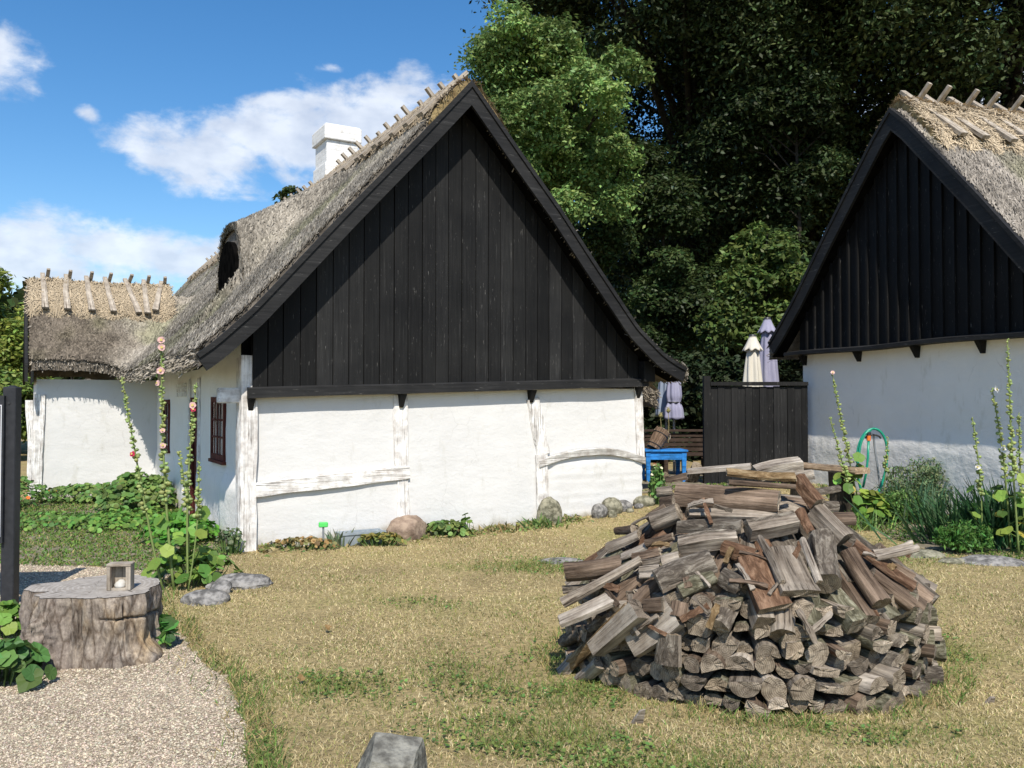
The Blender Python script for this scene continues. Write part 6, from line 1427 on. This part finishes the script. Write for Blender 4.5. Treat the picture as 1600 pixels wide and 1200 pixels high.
_, RBD = sheet('bed_soil', RB, 'earth', .005, .10, 5)
YB = np.array([(2.15, 12.9), (3.1, 13.6), (4.7, 13.4), (4.75, 14.2), (4.7, 17), (1.0, 17), (1.2, 13.0)])
_, YBD = sheet('yard_gravel', YB, 'earth', .005, .10, 7)
# loose gravel stones
n = 230000; y = 3.0 + 6.4 * RNG.random(n) ** 1.9; x = RNG.uniform(-1, 1, n) * 0 + (RNG.random(n) * (y * .78 + .2) * -1 - .8); k = inside(x, y, GR) & (np.hypot(x - SX, y - SY) > .36) & (x > -.80 * y); x, y = x[k], y[k]; n = len(x); 
s = (.0028 + .0052 * RNG.random(n) ** 2.2)[:, None] * (1 + .10 * np.clip(y - 4, 0, 9))[:, None]; U = np.array([(1, 0, 0), (-1, 0, 0), (0, 1, 0), (0, -1, 0), (0, 0, .75), (0, 0, -.6)], float)
V = U[None] * s[:, :, None] * RNG.uniform(.6, 1.35, (n, 6, 1)); a = RNG.uniform(0, 6.28, n); ca, sa = np.cos(a)[:, None], np.sin(a)[:, None]; V = np.stack([V[..., 0] * ca - V[..., 1] * sa, V[..., 0] * sa + V[..., 1] * ca, V[..., 2]], -1)
V += np.stack([x, y, ground(x, y) + .006], -1)[:, None, :]; Fo = np.array([(0, 2, 4), (2, 1, 4), (1, 3, 4), (3, 0, 4), (2, 0, 5), (1, 2, 5), (3, 1, 5), (0, 3, 5)])[None] + (np.arange(n) * 6)[:, None, None]
t_ = RNG.beta(2, 2.2, n)[:, None]; col = (.18 + .56 * t_) * np.array((1, .85, .64)) * (1 + RNG.normal(size=(n, 3)) * .04); mb = MB(); mb.add(V.reshape(-1, 3), Fo.reshape(-1, 3), 0, np.repeat(np.clip(col, 0, .8), 6, axis=0))
tag(mb.build('gravel', M['pebble']), 'loose pale gravel stones lying on the path around the stump', 'gravel', None, 'stuff')
# lawn blades
def in_house(x, y):
    dx, dy = x - MP[0], y - MP[1]; u = dx * math.cos(A30) + dy * math.sin(A30); v = -dx * math.sin(A30) + dy * math.cos(A30); a = (u > -.03) & (u < 5.45) & (v > -.03)
    a |= (u > -1.95) & (u <= 0) & (v > 6.7); dx, dy = x - RP[0], y - RP[1]; u = dx * math.cos(B2) + dy * math.sin(B2); v = -dx * math.sin(B2) + dy * math.cos(B2); return a | ((u > -2.1) & (u < 2.6) & (v > .18))
def lawn(n, ymin, ymax, power, hmul, wmul, keep, colf, hs):
    y = ymin + (ymax - ymin) * RNG.random(n) ** power; x = RNG.uniform(-1, 1, n) * (.72 * y + .5); k = keep(x, y) & ~in_house(x, y) & (np.hypot((x - PCX) / 1.0, (y - PCY) / .92) > 1.0); x, y = x[k], y[k]; n = len(x)
    col, hf = colf(x, y); h = RNG.uniform(*hs, n) * hmul * hf; w = .0022 * wmul * (1 + .13 * np.clip(y - 3.5, 0, 20)) * RNG.uniform(.6, 1.3, n); a = RNG.uniform(0, 6.28, n); l = RNG.normal(size=(n, 2)) * .75
    d = unit(np.stack([l[:, 0], l[:, 1], np.ones(n)], -1)); sd = np.stack([np.cos(a), np.sin(a), 0 * a], -1) * w[:, None]; P = np.stack([x, y, ground(x, y) - .004], -1); Q = P + d * (h * .6)[:, None]; T = P + d * h[:, None] + np.stack([l[:, 0], l[:, 1], -.5 * np.ones(n)], -1) * (h * .28)[:, None]
    V = np.stack([P - sd, P + sd, Q + sd * .75, Q - sd * .75, T], 1); b = (np.arange(n) * 5)[:, None, None]; mb = MB(); mb.add(V.reshape(-1, 3), (np.array([(0, 1, 2, 3)])[None] + b).reshape(-1, 4), 0, np.repeat(col, 5, axis=0))
    V3 = (np.array([(3, 2, 4)])[None] + b).reshape(-1, 3); mb.f.append((V3, 0)); return mb
PATCH = [(-.15, 5.1, .55, .35), (.45, 5.6, .5, .35), (-.95, 4.9, .45, .3), (.9, 3.7, .6, .3), (1.55, 3.65, .6, .22), (-1.25, 3.7, .22, .5), (-1.55, 4.65, .3, .3), (.3, 8.4, .9, .5), (2.5, 8.4, .5, 1.2), (.35, 4.9, .3, .5), (2.75, 5.6, .3, .6), (-.8, 6.9, .5, .25), (3.6, 8.9, .9, .3), (.3, 5.3, .5, .3), (1.75, 4.2, .5, .16), (.05, 4.2, .5, .3)]
def greenness(x, y):
    g = np.zeros_like(x)
    for a, b, ra, rb in PATCH: g = np.maximum(g, np.exp(-(((x - a) / ra) ** 2 + ((y - b) / rb) ** 2)))
    return np.clip(1.0 * g + .9 * (n2(x, y, .9, 17, 4) - .52) + .75 * (n2(x, y, 3.5, 19, 3) - .5) + .02, 0, 1)
def lawn_col(x, y):
    n = len(x); g = greenness(x, y); isg = RNG.random(n) < np.clip(.03 + .72 * g, 0, .8); st = np.array((.58, .475, .265)) * RNG.uniform(.62, 1.2, (n, 1)); pale = RNG.random(n) < .14; st[pale] = np.array((.62, .54, .33)) * RNG.uniform(.8, 1.15, (pale.sum(), 1))
    ol = RNG.random(n) < .20; st[ol] = np.array((.33, .335, .115)) * RNG.uniform(.8, 1.2, (ol.sum(), 1))
    gr = np.array((.15, .215, .058)) * RNG.uniform(.6, 1.3, (n, 1)) * np.stack([RNG.uniform(.8, 1.5, n), np.ones(n), np.ones(n)], -1); cl = .55 + .9 * n2(x, y, 5.0, 61, 3); st = st * (.72 + .56 * n2(x, y, 2.4, 63, 4))[:, None]; return np.where(isg[:, None], gr, st), np.where(isg, .85 + .6 * g, .8) * cl
def keep_lawn(x, y): return (RNG.random(len(x)) < .25 + 2.2 * np.clip(n2(x, y, 1.9, 91, 4) - .26, 0, 1)) & ~inside(x, y, GR) & ~inside(x, y, BD) & ~inside(x, y, RBD) & ~inside(x, y, YBD)
mb = lawn(520000, 2.9, 15, 1.7, 1.0, 1.0, keep_lawn, lawn_col, (.018, .05)); tag(mb.build('lawn_grass', M['grass']), 'short sun dried lawn grass, tan with green patches', 'grass', None, 'stuff')
# taller tufts along the gravel edge and around the woodpile
def edge_keep(x, y):
    d = np.full(len(x), 9.)
    for i in range(14):
        a, b = GRAVEL[i], GRAVEL[i + 1]; ab = b - a; t = np.clip(((x - a[0]) * ab[0] + (y - a[1]) * ab[1]) / (ab @ ab), 0, 1); d = np.minimum(d, np.hypot(x - a[0] - t * ab[0], y - a[1] - t * ab[1]))
    e = (d < .22 * (.3 + n2(x, y, 2.5, 3))) & (y < 8); pl = np.hypot((x - PCX) / 1.04, (y - PCY) / .95); e |= (pl < 1.25) & (pl > 1.03) & (n2(x, y, 3, 8) > .5); return e & ~inside(x, y, RBD) & (~inside(x, y, GR) | (RNG.random(len(x)) < .12))
def edge_col(x, y):
    n = len(x); isg = RNG.random(n) < .2 + .7 * n2(x, y, 2, 7); return np.where(isg[:, None], np.array((.12, .20, .045)) * RNG.uniform(.6, 1.4, (n, 1)), np.array((.42, .33, .15)) * RNG.uniform(.6, 1.2, (n, 1))), np.ones(n)
mb = lawn(120000, 2.9, 8.5, 1.4, 1.0, 1.1, edge_keep, edge_col, (.04, .11)); tag(mb.build('edge_grass', M['grass']), 'longer uncut grass along the gravel edge and round the woodpile', 'grass', None, 'stuff')
# creeping weeds on the bare soil before the cottage door and in the border
def bed_keep(x, y): return ((inside(x, y, BD) & ((n2(x, y, 1.6, 23) > .37 - .12 * (y < 9.4)) | (RNG.random(len(x)) < .35))) | (inside(x, y, RBD) & (n2(x, y, 2.1, 29) > .42)) | (inside(x, y, YBD) & (n2(x, y, 1.6, 31) > .6)))
def bed_col(x, y):
    n = len(x); c = greens(n, (.115, .22, .045), .3); dry = RNG.random(n) < .22; c[dry] = np.array((.34, .28, .13)) * RNG.uniform(.6, 1.2, (dry.sum(), 1)); return c, np.ones(n)
mb = lawn(260000, 7.8, 15, 1.0, 1.0, 2.2, bed_keep, bed_col, (.02, .06)); tag(mb.build('creeping_weeds', M['grass']), 'creeping green weeds on the bare soil by the door and borders', 'weeds', None, 'stuff')
# a strip of mixed weeds along the gable foot
u = RNG.uniform(.1, 4.3, 2600); v = -.04 - np.abs(RNG.normal(size=2600)) * .13; k = n2(u, v, 2.2, 41) > .40; u, v = u[k], v[k]; n = len(u)
P = np.stack([MP[0] + u * math.cos(A30) - v * math.sin(A30), MP[1] + u * math.sin(A30) + v * math.cos(A30), 0 * u], -1); P[:, 2] = ground(P[:, 0], P[:, 1]) + RNG.uniform(.0, .09, n) * np.exp(v * 4)
c = greens(n, (.15, .21, .06), .3); dry = RNG.random(n) < .45; c[dry] = np.array((.36, .29, .14)) * RNG.uniform(.6, 1.2, (dry.sum(), 1)); mb = MB(); N_ = unit(RNG.normal(size=(n, 3)) * .5 + [0, -.3, .8]); D = unit(np.cross(N_, RNG.normal(size=(n, 3)))); sz = RNG.uniform(.02, .055, (n, 1))
diamonds(mb, P, D * sz, np.cross(N_, D) * sz * .4, c); tag(mb.build('foot_weeds', M['leaf']), 'mixed dry and green weeds growing along the gable foot', 'weeds', None, 'stuff')
# clover and litter: fallen dry leaves on the lawn
for k, (x, y) in enumerate([(-1.28, 6.05), (-1.2, 4.95)]):
    mb = MB(); fans(mb, np.zeros((1, 3)), np.array([[.2, -.5, 1.]]), np.array([.028]), np.array([(.30, .19, .08)]), 9, 3, .35, .5); o = mb.build('dry_leaf', M['leaf'], None, loc=(x, y, g1(x, y) + .035)); tag(o, ['curled dry leaf in the middle of the lawn', 'brown fallen leaf near the gravel edge', 'orange brown leaf in the grass left of the woodpile', 'fallen dry leaf on the lawn below the pale rock'][k], 'leaf', 'fallen leaves')

# clover and low broad leaved weeds in the green patches of the lawn
n = 60000; y = 3.0 + 6.5 * RNG.random(n) ** 1.6; x = RNG.uniform(-1, 1, n) * (.7 * y + .4); k = (greenness(x, y) > .42) & (n2(x, y, 3.1, 97, 3) > .46) & keep_lawn(x, y) & ~in_house(x, y) & (np.hypot((x - PCX) / 1.1, (y - PCY) / 1.0) > 1.0); x, y = x[k], y[k]; n = len(x); mb = MB()
fans(mb, np.stack([x, y, ground(x, y) + RNG.uniform(.008, .03, n)], -1), unit(RNG.normal(size=(n, 3)) * .35 + [0, 0, 1]), RNG.uniform(.006, .014, n), greens(n, (.13, .215, .055), .3), 6, 3, .2); tag(mb.build('clover', M['leaf']), 'clover and small round weeds in the greener lawn patches', 'clover', None, 'stuff')
